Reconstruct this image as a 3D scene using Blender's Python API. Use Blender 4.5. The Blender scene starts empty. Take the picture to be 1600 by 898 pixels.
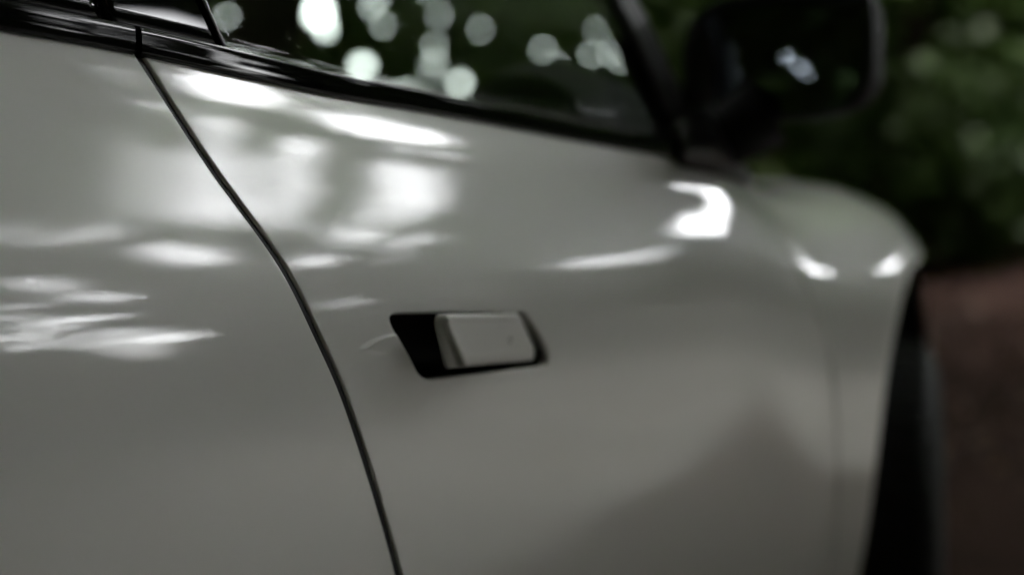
import bpy, bmesh, math, random
import numpy as np
from mathutils import Vector, Matrix
sc = bpy.context.scene
COL = sc.collection
R = math.radians
# ------------------------------------------------------------------ camera
cam = bpy.data.cameras.new('camera'); co = bpy.data.objects.new('camera', cam); COL.objects.link(co)
co.location = (-.953, -.643, .97)
co.rotation_euler = (R(90-1.78), 0, R(32-90))
cam.lens = 50; cam.sensor_width = 36; cam.clip_start = .05; cam.clip_end = 600
cam.dof.use_dof = True; cam.dof.focus_distance = .98; cam.dof.aperture_fstop = 2.2
sc.camera = co
# ------------------------------------------------------------------ sky and sun (bright overcast over a dense wood)
SUN_EL, SUN_ROT = 80, 180
w = bpy.data.worlds.new('World'); sc.world = w; w.use_nodes = True
nt = w.node_tree; bg = nt.nodes['Background']
sky = nt.nodes.new('ShaderNodeTexSky'); sky.sky_type = 'NISHITA'; sky.sun_disc = False
sky.sun_elevation = R(SUN_EL); sky.sun_rotation = R(SUN_ROT); sky.dust_density = 4; sky.air_density = 1.0; sky.ozone_density = 1.2
hs = nt.nodes.new('ShaderNodeHueSaturation'); hs.inputs['Saturation'].default_value = .08
nt.links.new(sky.outputs[0], hs.inputs['Color']); nt.links.new(hs.outputs[0], bg.inputs[0])
bg.inputs[1].default_value = .15
sl = bpy.data.lights.new('sun', 'SUN'); so = bpy.data.objects.new('sun', sl); COL.objects.link(so)
sl.energy = 1.15; sl.angle = R(16); sl.color = (1, .97, .93)
so.rotation_euler = (R(90-SUN_EL), 0, R(180-SUN_ROT))
sc.view_settings.view_transform = 'Standard'; sc.view_settings.look = 'None'
sc.view_settings.exposure = 5.0; sc.view_settings.gamma = 1; sc.view_settings.use_curve_mapping = False
sc.render.engine = 'CYCLES'
cy = sc.cycles
cy.use_denoising = True
cy.max_bounces = 8; cy.diffuse_bounces = 3; cy.glossy_bounces = 4; cy.transmission_bounces = 6; cy.transparent_max_bounces = 12
cy.sample_clamp_indirect = 12; cy.caustics_reflective = False; cy.caustics_refractive = False
# ---- the car's right flank as one smooth surface F(X, s): X along the car, s up the section
def nat_spline(xs,ys):
    xs=np.asarray(xs,float); ys=np.asarray(ys,float); n=len(xs); h=np.diff(xs)
    A=np.eye(n); B=np.zeros(ys.shape)
    for i in range(1,n-1):
        A[i,i-1]=h[i-1]; A[i,i]=2*(h[i-1]+h[i]); A[i,i+1]=h[i]
        B[i]=6*((ys[i+1]-ys[i])/h[i]-(ys[i]-ys[i-1])/h[i-1])
    M=np.linalg.solve(A,B.reshape(n,-1)).reshape(ys.shape)
    def f(x):
        x=np.asarray(x,float); i=np.clip(np.searchsorted(xs,x)-1,0,n-2)
        a=(xs[i+1]-x)/h[i]; b=(x-xs[i])/h[i]; hh=h[i]
        e=(...,)+(None,)*(ys.ndim-1)
        return a[e]*ys[i]+b[e]*ys[i+1]+((a**3-a)*hh*hh/6)[e]*M[i]+((b**3-b)*hh*hh/6)[e]*M[i+1]
    return f
ZC=nat_spline([-2.4,-1.4,-.45,0,.5,.9,1.5,2.3],[.915,.92,.930,.943,.952,.960,.96,.93])   # shoulder line
def door_section(X):
    c=float(ZC(X)); b=1.108-.043*(X+.38) if X>-.45 else 1.111-.012*(X+.45)
    z8=c+.08; y9=.0362+(b-.04-z8)*.37
    return [(.095,.30),(.035,.45),(.006,.60),(.0012,.755),(.0006,c-.072),(.0012,c-.030),(.0068,c+.002),(.0182,c+.037),(.0362,z8),(y9,b-.04),(y9+.022,b),(y9+.042,b+.022)]
def refine(p):      # two more control points round the shoulder
    m=lambda a,b: tuple((np.array(a)+b)/2)
    return p[:5]+[m(p[4],p[5]),p[5],m(p[5],p[6])]+p[6:]
STN=[(-2.40,[(.30,.35),(.27,.45),(.25,.60),(.24,.74),(.24,.83),(.25,.90),(.27,.96),(.30,1.05),(.33,1.10),(.36,1.13)]),
 (-1.9,[(.11,.33),(.05,.45),(.02,.60),(.01,.74),(.015,.83),(.03,.90),(.05,.96),(.085,1.06),(.11,1.12),(.13,1.145)]),
 (-1.4,[(.06,.32),(.0,.45),(-.02,.60),(-.025,.74),(-.015,.83),(.005,.90),(.03,.96),(.065,1.06),(.09,1.11),(.11,1.135)])]
for _x in (-.9,-.45,0.,.35,.6): STN.append((_x,door_section(_x)))
STN+=[(.85,[(.085,.30),(.025,.45),(.0,.60),(-.006,.74),(-.004,.868),(.011,.934),(.045,.984),(.085,1.022),(.11,1.06),(.16,1.075)]),
 (1.08,[(.06,.30),(.0,.45),(-.025,.60),(-.034,.74),(-.032,.868),(-.012,.940),(.038,.995),(.105,1.038),(.19,1.062),(.36,1.072)]),
 (1.35,[(.05,.30),(-.005,.45),(-.03,.60),(-.036,.74),(-.024,.87),(.01,.95),(.06,1.02),(.14,1.062),(.25,1.083),(.45,1.09)]),
 (1.65,[(.14,.30),(.08,.45),(.057,.60),(.05,.72),(.06,.84),(.09,.925),(.14,.985),(.21,1.03),(.30,1.05),(.48,1.07)]),
 (1.95,[(.22,.30),(.18,.45),(.16,.58),(.155,.68),(.165,.79),(.19,.88),(.24,.94),(.31,.975),(.39,1.0),(.52,1.015)]),
 (2.3,[(.36,.30),(.32,.42),(.30,.54),(.30,.63),(.31,.71),(.34,.78),(.40,.83),(.47,.865),(.54,.885),(.62,.90)])]
STN=[(a,b if len(b)==12 else refine(b)) for a,b in STN]
_CP=nat_spline([a for a,_ in STN],np.array([b for _,b in STN]))
SMAX=9.0
def F(X,s):
    X=np.asarray(X,float); s=np.clip(np.asarray(s,float),0,SMAX-1e-9); X,s=np.broadcast_arrays(X,s)
    C=_CP(X); i=np.floor(s).astype(int); t=(s-i)[...,None]
    g=lambda k: np.take_along_axis(C,(i+k)[...,None,None].repeat(2,-1),-2)[...,0,:]
    q=((1-t)**3*g(0)+(3*t**3-6*t*t+4)*g(1)+(-3*t**3+3*t*t+3*t+1)*g(2)+t**3*g(3))/6
    return np.stack((X,q[...,0],q[...,1]),-1)
def FN(X,s):
    e=2e-4
    a=F(X+e,s)-F(X-e,s); b=F(X,np.minimum(s+e,SMAX))-F(X,np.maximum(s-e,0))
    n=np.cross(a,b); n/=np.linalg.norm(n,axis=-1,keepdims=True)
    return n   # outward (-y)
_sg=np.linspace(0,SMAX,901)
def s_at_z(X,z):
    X=np.atleast_1d(np.asarray(X,float)); z=np.broadcast_to(np.asarray(z,float),X.shape)
    return np.array([np.interp(b,F(a,_sg)[:,2],_sg) for a,b in zip(X,z)])
def by_s(fz):       # a cut given as X(z), re-expressed along the section parameter
    s=np.linspace(0,SMAX,181); X=np.zeros(181)
    for _ in range(8): X=fz(F(X,s)[:,2])
    return lambda q: np.interp(q,s,X)
SH_R=by_s(nat_spline([.2,.5,.717,.763,.830,.871,.911,.950,.988,1.026,1.05,1.073,1.098,1.13],[.05,-.02,-.083,-.103,-.135,-.157,-.182,-.2015,-.2245,-.248,-.2605,-.2705,-.2785,-.287]))
SH_F=by_s(nat_spline([.2,.5,.695,.783,.856,.927,.98,1.03,1.08],[.935,.915,.890,.872,.846,.797,.774,.767,.765]))
SH_Q=by_s(nat_spline([.2,.6,.87,1.03,1.13],[-.88,-.95,-1.12,-1.22,-1.27]))
_xt=np.linspace(-2.4,2.3,95); _st=s_at_z(_xt,np.interp(_xt,[-2.4,-1.2,-.387,-.28,-.09,.089,.466,.8,2.3],[1.108,1.104,1.099,1.0965,1.085,1.081,1.067,1.05,1.0]))
def s_top(X): return np.minimum(np.interp(X,_xt,_st),SMAX-.02)

# openings cut through the crowns to place sky highlights in paint and glass: viewpoint x, y, z; azimuth, elevation (deg); ellipse; how open
GAPS=[
(-0.2317,0.06414,1.082,-21.74,40.76,1.133,-2.221,-0.3412,-0.2764,1),
(-0.2129,0.06807,1.089,-17.23,41.69,0.8838,-2.293,-0.3041,-0.2283,1),
(-0.219,0.06382,1.082,-21.29,40.33,1.102,-2.2,-0.3412,-0.2764,1),
(-0.2247,0.05999,1.075,-24.64,38.9,1.283,-2.107,-0.3627,-0.3107,1),
(-0.1997,0.06781,1.089,-16.78,41.23,0.8552,-2.27,-0.3037,-0.2273,1),
(-0.206,0.0635,1.082,-20.82,39.9,1.071,-2.178,-0.3414,-0.2763,1),
(-0.2118,0.05962,1.074,-24.18,38.48,1.251,-2.086,-0.3612,-0.3109,1),
(-0.1862,0.06755,1.089,-16.32,40.77,0.827,-2.248,-0.3033,-0.2261,1),
(-0.1927,0.06318,1.081,-20.36,39.46,1.041,-2.156,-0.3419,-0.2763,1),
(-0.1987,0.05924,1.074,-23.71,38.06,1.218,-2.065,-0.3601,-0.3112,1),
(-0.1791,0.06286,1.081,-19.89,39.01,1.01,-2.133,-0.3427,-0.2761,1),
(-0.1763,0.06048,1.076,-21.56,38.07,0.582,-1.103,-0.2185,-0.1841,1),
(-0.2244,0.04928,1.052,-31.94,33.5,1.987,-1.917,-0.04032,-0.2697,0.7),
(-0.1472,0.04339,1.039,-30.69,29.67,1.307,-1.177,-0.154,-0.4545,1),
(-0.08475,0.05203,1.061,-22.69,32.81,0.9928,-1.567,-0.6389,-0.92,1),
(-0.06308,0.05361,1.064,-20.62,33.01,0.8947,-1.582,-0.6909,-0.9344,1),
(-0.06615,0.05181,1.06,-21.92,32.36,0.9511,-1.545,-0.6466,-0.9255,1),
(-0.0691,0.0501,1.057,-23.22,31.65,1.011,-1.504,-0.5958,-0.8921,1),
(-0.04376,0.05346,1.063,-19.84,32.52,0.8557,-1.557,-0.709,-0.9381,1),
(-0.04696,0.05162,1.06,-21.13,31.9,0.9097,-1.522,-0.6589,-0.9332,1),
(-0.05004,0.04986,1.056,-22.43,31.2,0.968,-1.483,-0.5988,-0.9,1),
(-0.02382,0.05335,1.063,-19.06,32.01,0.8176,-1.531,-0.7319,-0.9426,1),
(-0.02715,0.05146,1.059,-20.33,31.41,0.8687,-1.498,-0.6767,-0.943,1),
(-0.03036,0.04966,1.056,-21.62,30.74,0.9246,-1.461,-0.6072,-0.9124,1),
(-0.003206,0.05329,1.063,-18.28,31.49,0.7805,-1.503,-0.7599,-0.9478,1),
(-0.006688,0.05135,1.059,-19.52,30.91,0.8282,-1.472,-0.7007,-0.9553,1),
(-0.01004,0.0495,1.055,-20.8,30.27,0.8811,-1.438,-0.622,-0.9294,1),
(0.01812,0.05328,1.062,-17.52,30.95,0.8082,-1.568,-0.804,-0.9369,1),
(0.01448,0.05128,1.059,-18.72,30.4,0.8417,-1.52,-0.7397,-0.9586,1),
(0.01098,0.04939,1.055,-19.96,29.78,0.8797,-1.47,-0.6497,-0.9443,1),
(0.03638,0.05127,1.058,-18,29.89,0.8916,-1.618,-0.7911,-0.9543,1),
(-0.1041,0.05491,1.066,-21.74,34.38,0.8968,-1.544,-0.7619,-1.045,0.6),
(-0.08207,0.05636,1.069,-19.74,34.43,0.8099,-1.551,-0.7982,-1.028,0.6),
(-0.0848,0.05471,1.066,-20.93,33.89,0.8572,-1.522,-0.7753,-1.045,0.6),
(-0.08745,0.05312,1.063,-22.1,33.32,0.9052,-1.492,-0.7426,-1.045,0.6),
(-0.06199,0.05623,1.069,-18.94,33.9,0.773,-1.527,-0.8179,-1.024,0.6),
(-0.06485,0.05453,1.066,-20.12,33.38,0.8184,-1.499,-0.7932,-1.046,0.6),
(-0.0676,0.0529,1.062,-21.28,32.83,0.8646,-1.47,-0.7556,-1.05,0.6),
(-0.04123,0.05614,1.069,-18.13,33.36,0.7373,-1.501,-0.8412,-1.019,0.6),
(-0.04421,0.05439,1.065,-19.3,32.86,0.7805,-1.474,-0.8161,-1.048,0.6),
(-0.0471,0.05271,1.062,-20.45,32.32,0.8244,-1.446,-0.7744,-1.056,0.6),
(-0.02286,0.05429,1.065,-18.47,32.31,0.7437,-1.447,-0.8443,-1.049,0.6),
(0.03444,0.04398,1.043,-22.32,27.02,0.9813,-1.285,-0.01569,-0.3041,0.5),
(-0.2138,0.02706,0.9956,-33.92,29.28,1.598,-1.786,-3.216,-2.361,1),
(-0.3065,0.02387,0.9842,-37.98,30.59,1.182,-0.8061,-1.894,-1.643,0.5),
(-0.1697,0.01229,0.9572,-35.89,21.43,1.352,-0.6852,-1.119,-0.4111,1),
(-0.1457,0.00447,0.9274,-38.19,10.63,1.428,-0.3263,-1.755,-0.3982,0.9),
(-0.1123,0.002825,0.9177,-37.56,6.028,1.022,-0.1304,-1.846,-0.6998,0.5),
(0.0004873,0.004166,0.9285,-33.34,8.58,2.036,-0.4254,-0.3744,-0.4453,0.8),
(-0.03393,0.01198,0.9598,-31.15,19.08,0.7876,-0.4194,-0.4334,-0.6066,0.5),
(-0.1438,0.01799,0.9746,-33.03,24.78,1.909,-1.179,-1.13,-1.42,0.4),
(-0.1266,0.01912,0.9782,-32.07,25.02,1.839,-1.201,-1.162,-1.512,0.4),
(-0.1282,0.01783,0.9747,-32.51,24.4,1.869,-1.167,-1.105,-1.414,0.4),
(-0.1298,0.01658,0.9712,-32.94,23.75,1.9,-1.132,-1.061,-1.33,0.4),
(-0.1106,0.01898,0.9783,-31.54,24.64,1.798,-1.189,-1.13,-1.503,0.4),
(-0.1122,0.01768,0.9748,-31.97,24.03,1.829,-1.156,-1.078,-1.409,0.4),
(-0.1139,0.01642,0.9712,-32.42,23.37,1.861,-1.121,-1.034,-1.324,0.4),
(-0.0941,0.01885,0.9784,-30.98,24.27,1.755,-1.178,-1.099,-1.498,0.4),
(-0.09583,0.01754,0.9748,-31.43,23.65,1.788,-1.145,-1.049,-1.406,0.4),
(-0.0975,0.01626,0.9712,-31.88,22.99,1.821,-1.11,-1.005,-1.32,0.4),
(-0.07897,0.01741,0.9749,-30.87,23.28,1.746,-1.135,-1.018,-1.405,0.4),
(0.2221,0.01284,0.9639,-25.1,16.57,3.487,-1.909,-0.7009,-0.3755,0.8),
(0.4788,0.01616,0.9895,-21.13,16.28,0.6258,-0.695,-0.4569,-0.5768,1),
(0.4682,0.01638,0.9895,-21.61,16.58,0.6168,-0.5101,-0.3449,-0.5736,1),
(0.5032,0.01602,0.9899,-19.74,15.68,0.4126,-0.4633,-0.2625,-0.6182,1),
(0.5664,0.02765,1.018,-12.4,15.82,-0.04918,-0.9654,-0.6645,-2.029,1),
(0.5529,0.02167,1.004,-14.7,15.62,0.1399,-0.5879,-0.3687,-1.079,1),
(0.5409,0.0163,0.9903,-16.97,14.71,0.2675,-0.4601,-0.2139,-0.6874,1),
(0.5889,0.03362,1.03,-6.542,15.33,0.3566,-1.469,0.1868,-1.675,0.9),
(0.5785,0.02785,1.017,-10.98,15.31,-0.001567,-0.63,-0.6358,-2.113,0.9),
(-0.33,0.02996,0.9986,-38.43,32.34,1.327,-1.848,-3.059,-2.569,0.7),
(-0.3568,0.02154,0.9765,-40.57,30.88,1.081,-0.6515,-2.407,-1.925,1),
(-0.391,0.01997,0.9715,-42.51,30.88,1.905,-1.013,-1.793,-2.432,1),
(-0.4216,0.02207,0.9761,-43.42,32.58,1.975,-1.072,-2.159,-3.232,1),
(-0.3222,0.01777,0.9677,-40.13,28.12,2.468,-1.457,-2.915,-0.7179,0.9),
(-0.3108,0.01797,0.9687,-39.58,28.02,2.428,-1.458,-2.903,-0.7266,0.9),
(-0.3125,0.01704,0.966,-39.95,27.46,2.45,-1.419,-2.875,-0.6772,0.9),
(-0.3142,0.01613,0.9634,-40.32,26.88,2.471,-1.38,-2.851,-0.633,0.9),
(-0.301,0.01723,0.967,-39.4,27.36,2.409,-1.42,-2.861,-0.6853,0.9),
(-0.3027,0.01631,0.9643,-39.77,26.79,2.431,-1.38,-2.837,-0.6396,0.9),
(-0.3044,0.0154,0.9617,-40.15,26.18,2.453,-1.34,-2.815,-0.5992,0.9),
(-0.2909,0.01649,0.9653,-39.22,26.68,2.392,-1.381,-2.821,-0.647,0.9),
(-0.2927,0.01557,0.9626,-39.6,26.08,2.414,-1.341,-2.799,-0.6052,0.9),
(-0.2944,0.01468,0.96,-39.98,25.45,2.436,-1.299,-2.78,-0.5688,0.9),
(-0.2807,0.01574,0.9635,-39.04,25.98,2.374,-1.341,-2.781,-0.612,0.9),
(-0.2824,0.01483,0.9609,-39.43,25.35,2.397,-1.3,-2.762,-0.5742,0.9),
(-0.2842,0.01395,0.9582,-39.82,24.69,2.419,-1.257,-2.746,-0.5419,0.9),
(-0.2702,0.01499,0.9618,-38.87,25.25,2.358,-1.301,-2.742,-0.5804,0.9),
(-0.272,0.0141,0.9591,-39.26,24.6,2.381,-1.259,-2.726,-0.5467,0.9),
(-0.2737,0.01322,0.9564,-39.65,23.91,2.403,-1.215,-2.713,-0.5186,0.9),
(-0.2614,0.01336,0.9572,-39.09,23.82,2.365,-1.216,-2.692,-0.5229,0.9),
(-0.2542,0.01039,0.948,-39.94,20.87,1.213,-0.5078,-1.337,-0.4235,0.9),
(-0.416,0.01207,0.9483,-46.5,25.18,1.46,-0.5883,-1.827,-0.9647,1),
(-0.4013,0.01084,0.9447,-46.3,23.56,1.35,-0.5108,-1.81,-0.9026,1),
(-0.3842,0.009181,0.9394,-46.19,21.17,1.425,-0.4801,-2.052,-1.114,1),
(-0.3631,0.008418,0.9373,-45.53,19.82,1.31,-0.4193,-1.637,-0.8626,1),
(-0.4315,0.00819,0.9345,-48.97,20.27,1.897,-0.5492,-1.222,-1.349,1),
(-0.4315,0.006704,0.9285,-49.66,17.59,1.295,-0.3238,-1.597,-1.136,1),
(-0.4109,0.005221,0.9222,-49.3,14.09,0.9824,-0.1981,-1.201,-0.6978,1),
(-0.4313,0.004513,0.918,-50.67,12.26,0.999,-0.1709,-1.429,-0.8631,1),
(-0.4029,0.003983,0.9157,-49.45,10.6,1.092,-0.1636,-1.81,-1.104,1),
(-0.3575,0.003948,0.9169,-47.24,10.4,1.051,-0.159,-1.468,-0.8707,1),
(-0.338,0.002996,0.9112,-46.65,7.298,0.9132,-0.09613,-1.161,-0.6788,1),
(-0.3141,0.002958,0.9118,-45.56,7.162,1.01,-0.1051,-1.162,-0.6775,1),
(-0.3464,0.002351,0.9055,-47.2,4.819,0.9132,-0.0612,-1.629,-1.077,1),
(-0.3779,0.003145,0.9109,-48.51,7.804,1.06,-0.1187,-2.017,-1.177,1),
(-0.3339,0.001919,0.9016,-46.68,2.96,1.158,-0.04431,-2.043,-1.494,1),
(-0.4256,0.003616,0.9127,-50.75,9.417,1.279,-0.1599,-1.209,-1.226,1),
(-0.3761,0.04778,1.043,-39.73,35.82,1.954,-1.328,-0.1471,-0.3492,0.35),
(-0.3019,0.06404,1.081,-26.05,42.32,1.439,-2.21,-0.002194,-0.6831,0.5),
(-0.02889,0.03571,1.022,-26.96,26.05,2.956,-1.192,1.655,3.634,1),
(-0.005567,0.03443,1.019,-26,25.65,2.383,-0.8469,1.696,3.608,1),
(-0.001974,0.03379,1.018,-25.84,25.59,1.919,-1.594,-2.137,-3.358,1),
(-0.04751,0.02894,1.005,-27.66,26.1,2.78,-2.213,-2.276,-3.255,1),
(-0.02935,0.0264,0.9991,-27.25,25.32,2.971,-2.27,-2.283,-3.257,1),
(-0.0199,0.045,1.045,-24.14,28.35,2.167,-2.701,-0.1216,-1.481,1),
(-0.05156,0.03855,1.029,-27.78,26.65,1.858,-2.054,-1.542,-3.403,1),
(-0.03022,0.03742,1.027,-27.02,26.13,2.676,-2.029,-2.102,-3.359,1),
(-0.03142,0.03937,1.032,-26.85,26.44,2.538,-2.292,-1.546,-3.266,1),
(0.03816,0.04511,1.045,-21.53,27.46,2.207,-2.944,-0.1738,-1.981,1),
(-0.02655,0.02793,1.003,-26.99,25.53,2.983,-2.224,-2.288,-3.267,1),
(-0.06149,0.03088,1.01,-28.07,26.58,3.189,-2.269,-2.302,-3.27,1),
(-0.00858,0.02672,1,-26.48,24.97,1.952,-1.919,-1.521,-2.608,1),
(0.01549,0.03518,1.021,-25.24,25.27,3.342,-1.343,1.564,3.678,1),
(-0.04241,0.03429,1.018,-27.39,26.34,2.491,-1.108,1.839,3.545,1),
(-0.2213,0.02333,0.9859,-34.67,28.56,1.855,-3.225,-3.543,-1.729,1),
(-0.1872,0.02381,0.9883,-33.3,27.97,1.848,-2.312,-3.542,-1.375,1),
(-0.179,0.02101,0.9815,-33.52,26.88,1.854,-2.68,-3.531,-1.172,1),
(-0.217,0.03032,1.004,-33.88,29.79,2.504,-3.119,-3.119,-2.504,1),
(-0.1887,0.02202,0.9837,-33.67,27.45,1.917,-2.637,-3.503,-1.26,1),
(-0.1954,0.02555,0.9924,-33.37,28.58,1.796,-2.565,-3.505,-1.81,1),
(-0.1958,0.02705,0.9962,-33.24,28.89,2.16,-3.367,-3.367,-2.16,1),
(-0.2039,0.02662,0.9948,-33.58,28.98,1.518,-2.005,-3.476,-1.925,1),
(-0.1959,0.02576,0.9929,-33.37,28.64,2.035,-3.356,-3.435,-2.04,1),
(-0.1908,0.02394,0.9885,-33.41,28.08,1.872,-2.69,-3.529,-1.571,1),
(-0.3007,0.0291,0.9975,-37.23,31.55,2.168,-2.069,-2.752,-2.903,1),
(-0.2791,0.02585,0.9901,-36.6,30.48,2.718,-2.935,-2.935,-2.718,1),
(-0.2297,0.02694,0.9947,-34.54,29.6,2.682,-2.813,-2.903,-2.751,1),
(-0.2832,0.02521,0.9884,-36.84,30.43,2.158,-2.061,-3.071,-2.504,1),
(-0.2625,0.02659,0.9926,-35.86,30.27,2.617,-2.742,-2.918,-2.733,1),
(-0.255,0.02866,0.998,-35.41,30.44,2.171,-2.134,-2.792,-2.864,1),
(-0.2789,0.03114,1.003,-36.3,31.25,2.434,-2.173,-2.603,-3.035,1),
(-0.2347,0.02738,0.9956,-34.7,29.79,2.784,-2.873,-2.873,-2.784,1),
(-0.2548,0.02338,0.9848,-35.97,29.3,2.375,-2.398,-3.129,-2.346,1),
(-0.2372,0.02834,0.9979,-34.74,30,2.088,-2.082,-2.817,-2.839,1),
(-0.2745,0.02699,0.9931,-36.3,30.61,2.777,-2.879,-2.879,-2.777,1),
(-0.2511,0.02233,0.9823,-36.01,28.87,2.487,-2.736,-3.113,-2.377,1),
(-0.2492,0.02506,0.9892,-35.5,29.63,1.982,-1.825,-3.115,-2.441,1),
(-0.05151,0.02164,0.9867,-28.8,24.56,2.15,-1.797,-2.515,-2.507,1),
(-0.08222,0.02548,0.9958,-29.24,26.2,2.709,-2.421,-2.65,-2.996,1),
(-0.0641,0.02392,0.9922,-28.82,25.47,2.034,-1.828,-2.697,-2.954,1),
(-0.09518,0.02259,0.9881,-30.15,25.73,2.065,-1.686,-2.602,-2.554,1),
(-0.05143,0.02251,0.9889,-28.62,24.83,2.424,-2.145,-2.747,-2.901,1),
(-0.03912,0.02509,0.9957,-27.77,25.25,2.87,-2.567,-2.649,-2.996,1),
(-0.0857,0.02531,0.9952,-29.39,26.24,1.607,-1.477,-2.638,-3.006,1),
(0.2372,0.009508,0.9532,-26.16,13.96,2.992,-0.3715,1.987,-2.313,1),
(0.2335,0.009104,0.9517,-26.36,13.6,2.977,-0.3629,2.026,-2.277,1),
(0.2969,0.009092,0.9537,-25.9,13.36,3.345,-0.6597,1.663,-1.724,1),
(-0.0339,0.01695,0.9745,-29.44,22.23,2.564,-1.732,-1.134,-1.718,1),
(-0.04417,0.0154,0.97,-30.28,21.56,3.387,-2.121,-1.594,-2.317,1),
(-0.06974,0.01196,0.9591,-32.39,19.61,3.484,-1.778,-1.234,-1.577,1),
(-0.07265,0.01473,0.9674,-31.5,21.63,3.113,-1.828,-1.246,-1.678,1),
(-0.0692,0.01476,0.9676,-31.37,21.59,3.43,-2.035,-1.478,-2.029,1),
(-0.235,0.04241,1.034,-34.58,31.08,3.234,-2.339,-1.116,-1.916,1),
(-0.233,0.04978,1.053,-32.13,33.88,2.865,-2.736,-0.2496,-1.038,1),
(-0.2315,0.04319,1.036,-34.3,31.22,3.193,-2.394,-0.8222,-1.507,1),
(-0.2298,0.04629,1.044,-33.42,32.25,3.051,-2.54,-0.5575,-1.385,1),
(-0.2251,0.04732,1.047,-32.83,32.6,2.984,-2.625,-0.3659,-1.079,1),
(-0.1348,0.01995,0.9802,-32.15,25.56,2.333,-1.65,-2.583,-2.026,1),
(-0.1278,0.01549,0.9682,-33.22,23.06,2.855,-1.716,-2.639,-1.729,1),
(-0.11,0.01896,0.9783,-31.52,24.62,2.947,-2.231,-2.696,-2.237,1),
(-0.09892,0.01773,0.9752,-31.48,23.81,2.582,-1.753,-2.573,-1.921,1),
(-0.2643,0.09023,1.121,-49.23,15.11,0.6464,0,0,1.141,1),
(-0.2415,0.08945,1.121,-49.23,14.96,0.5541,0,0,1.141,1),
(-0.2151,0.08829,1.12,-48.15,14.57,0.6464,0,0,1.293,1),
(0.71,-0.008,1.197,178.8,12.92,9.696,0,0,9.696,1),
(0.71,-0.008,1.197,179.8,11.9,9.696,0,0,9.696,1),
(0.71,-0.008,1.197,-179.9,11.06,9.696,0,0,9.696,1),
(-0.953,-0.643,0.97,39.7,9.115,2.424,0,0,2.155,1),
(-0.953,-0.643,0.97,39.35,8.48,4.309,0,0,4.309,1),
(-0.953,-0.643,0.97,40.41,7.691,12.93,0,0,12.93,0.7),
(-0.953,-0.643,0.97,37.99,7.032,3.878,0,0,5.541,1),
(-0.953,-0.643,0.97,34.1,6.385,6.464,0,0,6.464,1),
(-0.953,-0.643,0.97,28.02,5.667,7.757,0,0,9.696,1),
(-0.953,-0.643,0.97,42.1,8.811,9.696,0,0,9.696,0.6),
(-0.953,-0.643,0.97,32.13,7.523,9.696,0,0,9.696,0.7),
(-0.953,-0.643,0.97,30.59,8.397,11.08,0,0,11.08,0.7),
(-0.953,-0.643,0.97,37.11,9.482,7.757,0,0,12.93,0.6),
(-0.953,-0.643,0.97,34.82,9.012,12.93,0,0,12.93,0.6),
(-0.953,-0.643,0.97,36.1,9.124,12.93,0,0,12.93,0.5),
(-0.953,-0.643,0.97,35.33,7.134,12.93,0,0,12.93,0.5),
(-0.953,-0.643,0.97,36.87,5.862,12.93,0,0,12.93,0.6),
(-0.953,-0.643,0.97,33.03,9.641,12.93,0,0,12.93,0.6),
(-0.953,-0.643,0.97,27.26,4.851,12.93,0,0,12.93,0.5),
(-0.953,-0.643,0.97,27.58,7.686,14.01,0,0,24.16,1),
(-0.953,-0.643,0.97,33.26,8.482,15.25,0,0,22.46,1),
(-0.953,-0.643,0.97,28.79,7.508,14.51,0,0,18.29,1),
(-0.953,-0.643,0.97,36.25,6.083,13.95,0,0,19.58,1),
(-0.953,-0.643,0.97,27.14,5.264,22.41,0,0,16.93,1),
(-0.953,-0.643,0.97,31.61,5.202,16.4,0,0,23.18,1),
(-0.953,-0.643,0.97,35.11,7.799,18.04,0,0,14.12,1),
(-0.953,-0.643,0.97,37.6,9.315,17.8,0,0,16.62,1),
(-0.953,-0.643,0.97,27.65,7.279,20.99,0,0,14.32,1),
(-0.953,-0.643,0.97,35.22,6.746,18.3,0,0,21.76,1),
(-0.953,-0.643,0.97,31.82,6.206,22.19,0,0,18.49,1),
(-0.953,-0.643,0.97,37.4,9.619,21.69,0,0,14.1,1),
(-0.953,-0.643,0.97,28.58,8.436,15.76,0,0,24.95,1),
(-0.953,-0.643,0.97,28.06,7.541,15.11,0,0,20.87,1),
(-0.953,-0.643,0.97,37.16,8.613,14.03,0,0,18.84,1),
(-0.953,-0.643,0.97,35.09,5.118,14.5,0,0,19.26,1),
(-0.953,-0.643,0.97,38.32,5.958,23.65,0,0,19.3,1),
(-0.953,-0.643,0.97,28.7,5.34,21.51,0,0,24.21,1),
(-0.953,-0.643,0.97,30.21,7.066,21.44,0,0,17.98,1),
(-0.953,-0.643,0.97,42.23,6.511,17.75,0,0,16.05,1),
(-0.953,-0.643,0.97,41.96,6.833,19.57,0,0,18.05,1),
(-0.953,-0.643,0.97,37.85,6.962,17.32,0,0,16.85,1),
(-0.953,-0.643,0.97,42.35,9.201,24.34,0,0,19.41,1),
(-0.953,-0.643,0.97,35.39,9.976,16.38,0,0,18.18,1),
(-0.953,-0.643,0.97,35.07,7.2,14.28,0,0,17.12,1),
(-0.953,-0.643,0.97,41.85,9.657,16.15,0,0,20.21,1),
(-0.953,-0.643,0.97,30.76,7.71,19.45,0,0,15.76,1),
(-0.953,-0.643,0.97,40.38,8.915,20.64,0,0,19.01,1),
(-0.953,-0.643,0.97,28.19,5.949,15.1,0,0,16.71,1),
(-0.953,-0.643,0.97,43.25,8.832,18.02,0,0,14.54,1),
(2.9,-2.5,0,-90,80,0.2778,0,0,0.2778,1),  # from here on: holes added overhead to let sun onto the road
(4.6,-2.9,0,-90,80,0.2778,0,0,0.2778,1),
(6.6,-3.4,0,-90,80,0.2778,0,0,0.2778,1),]

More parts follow.
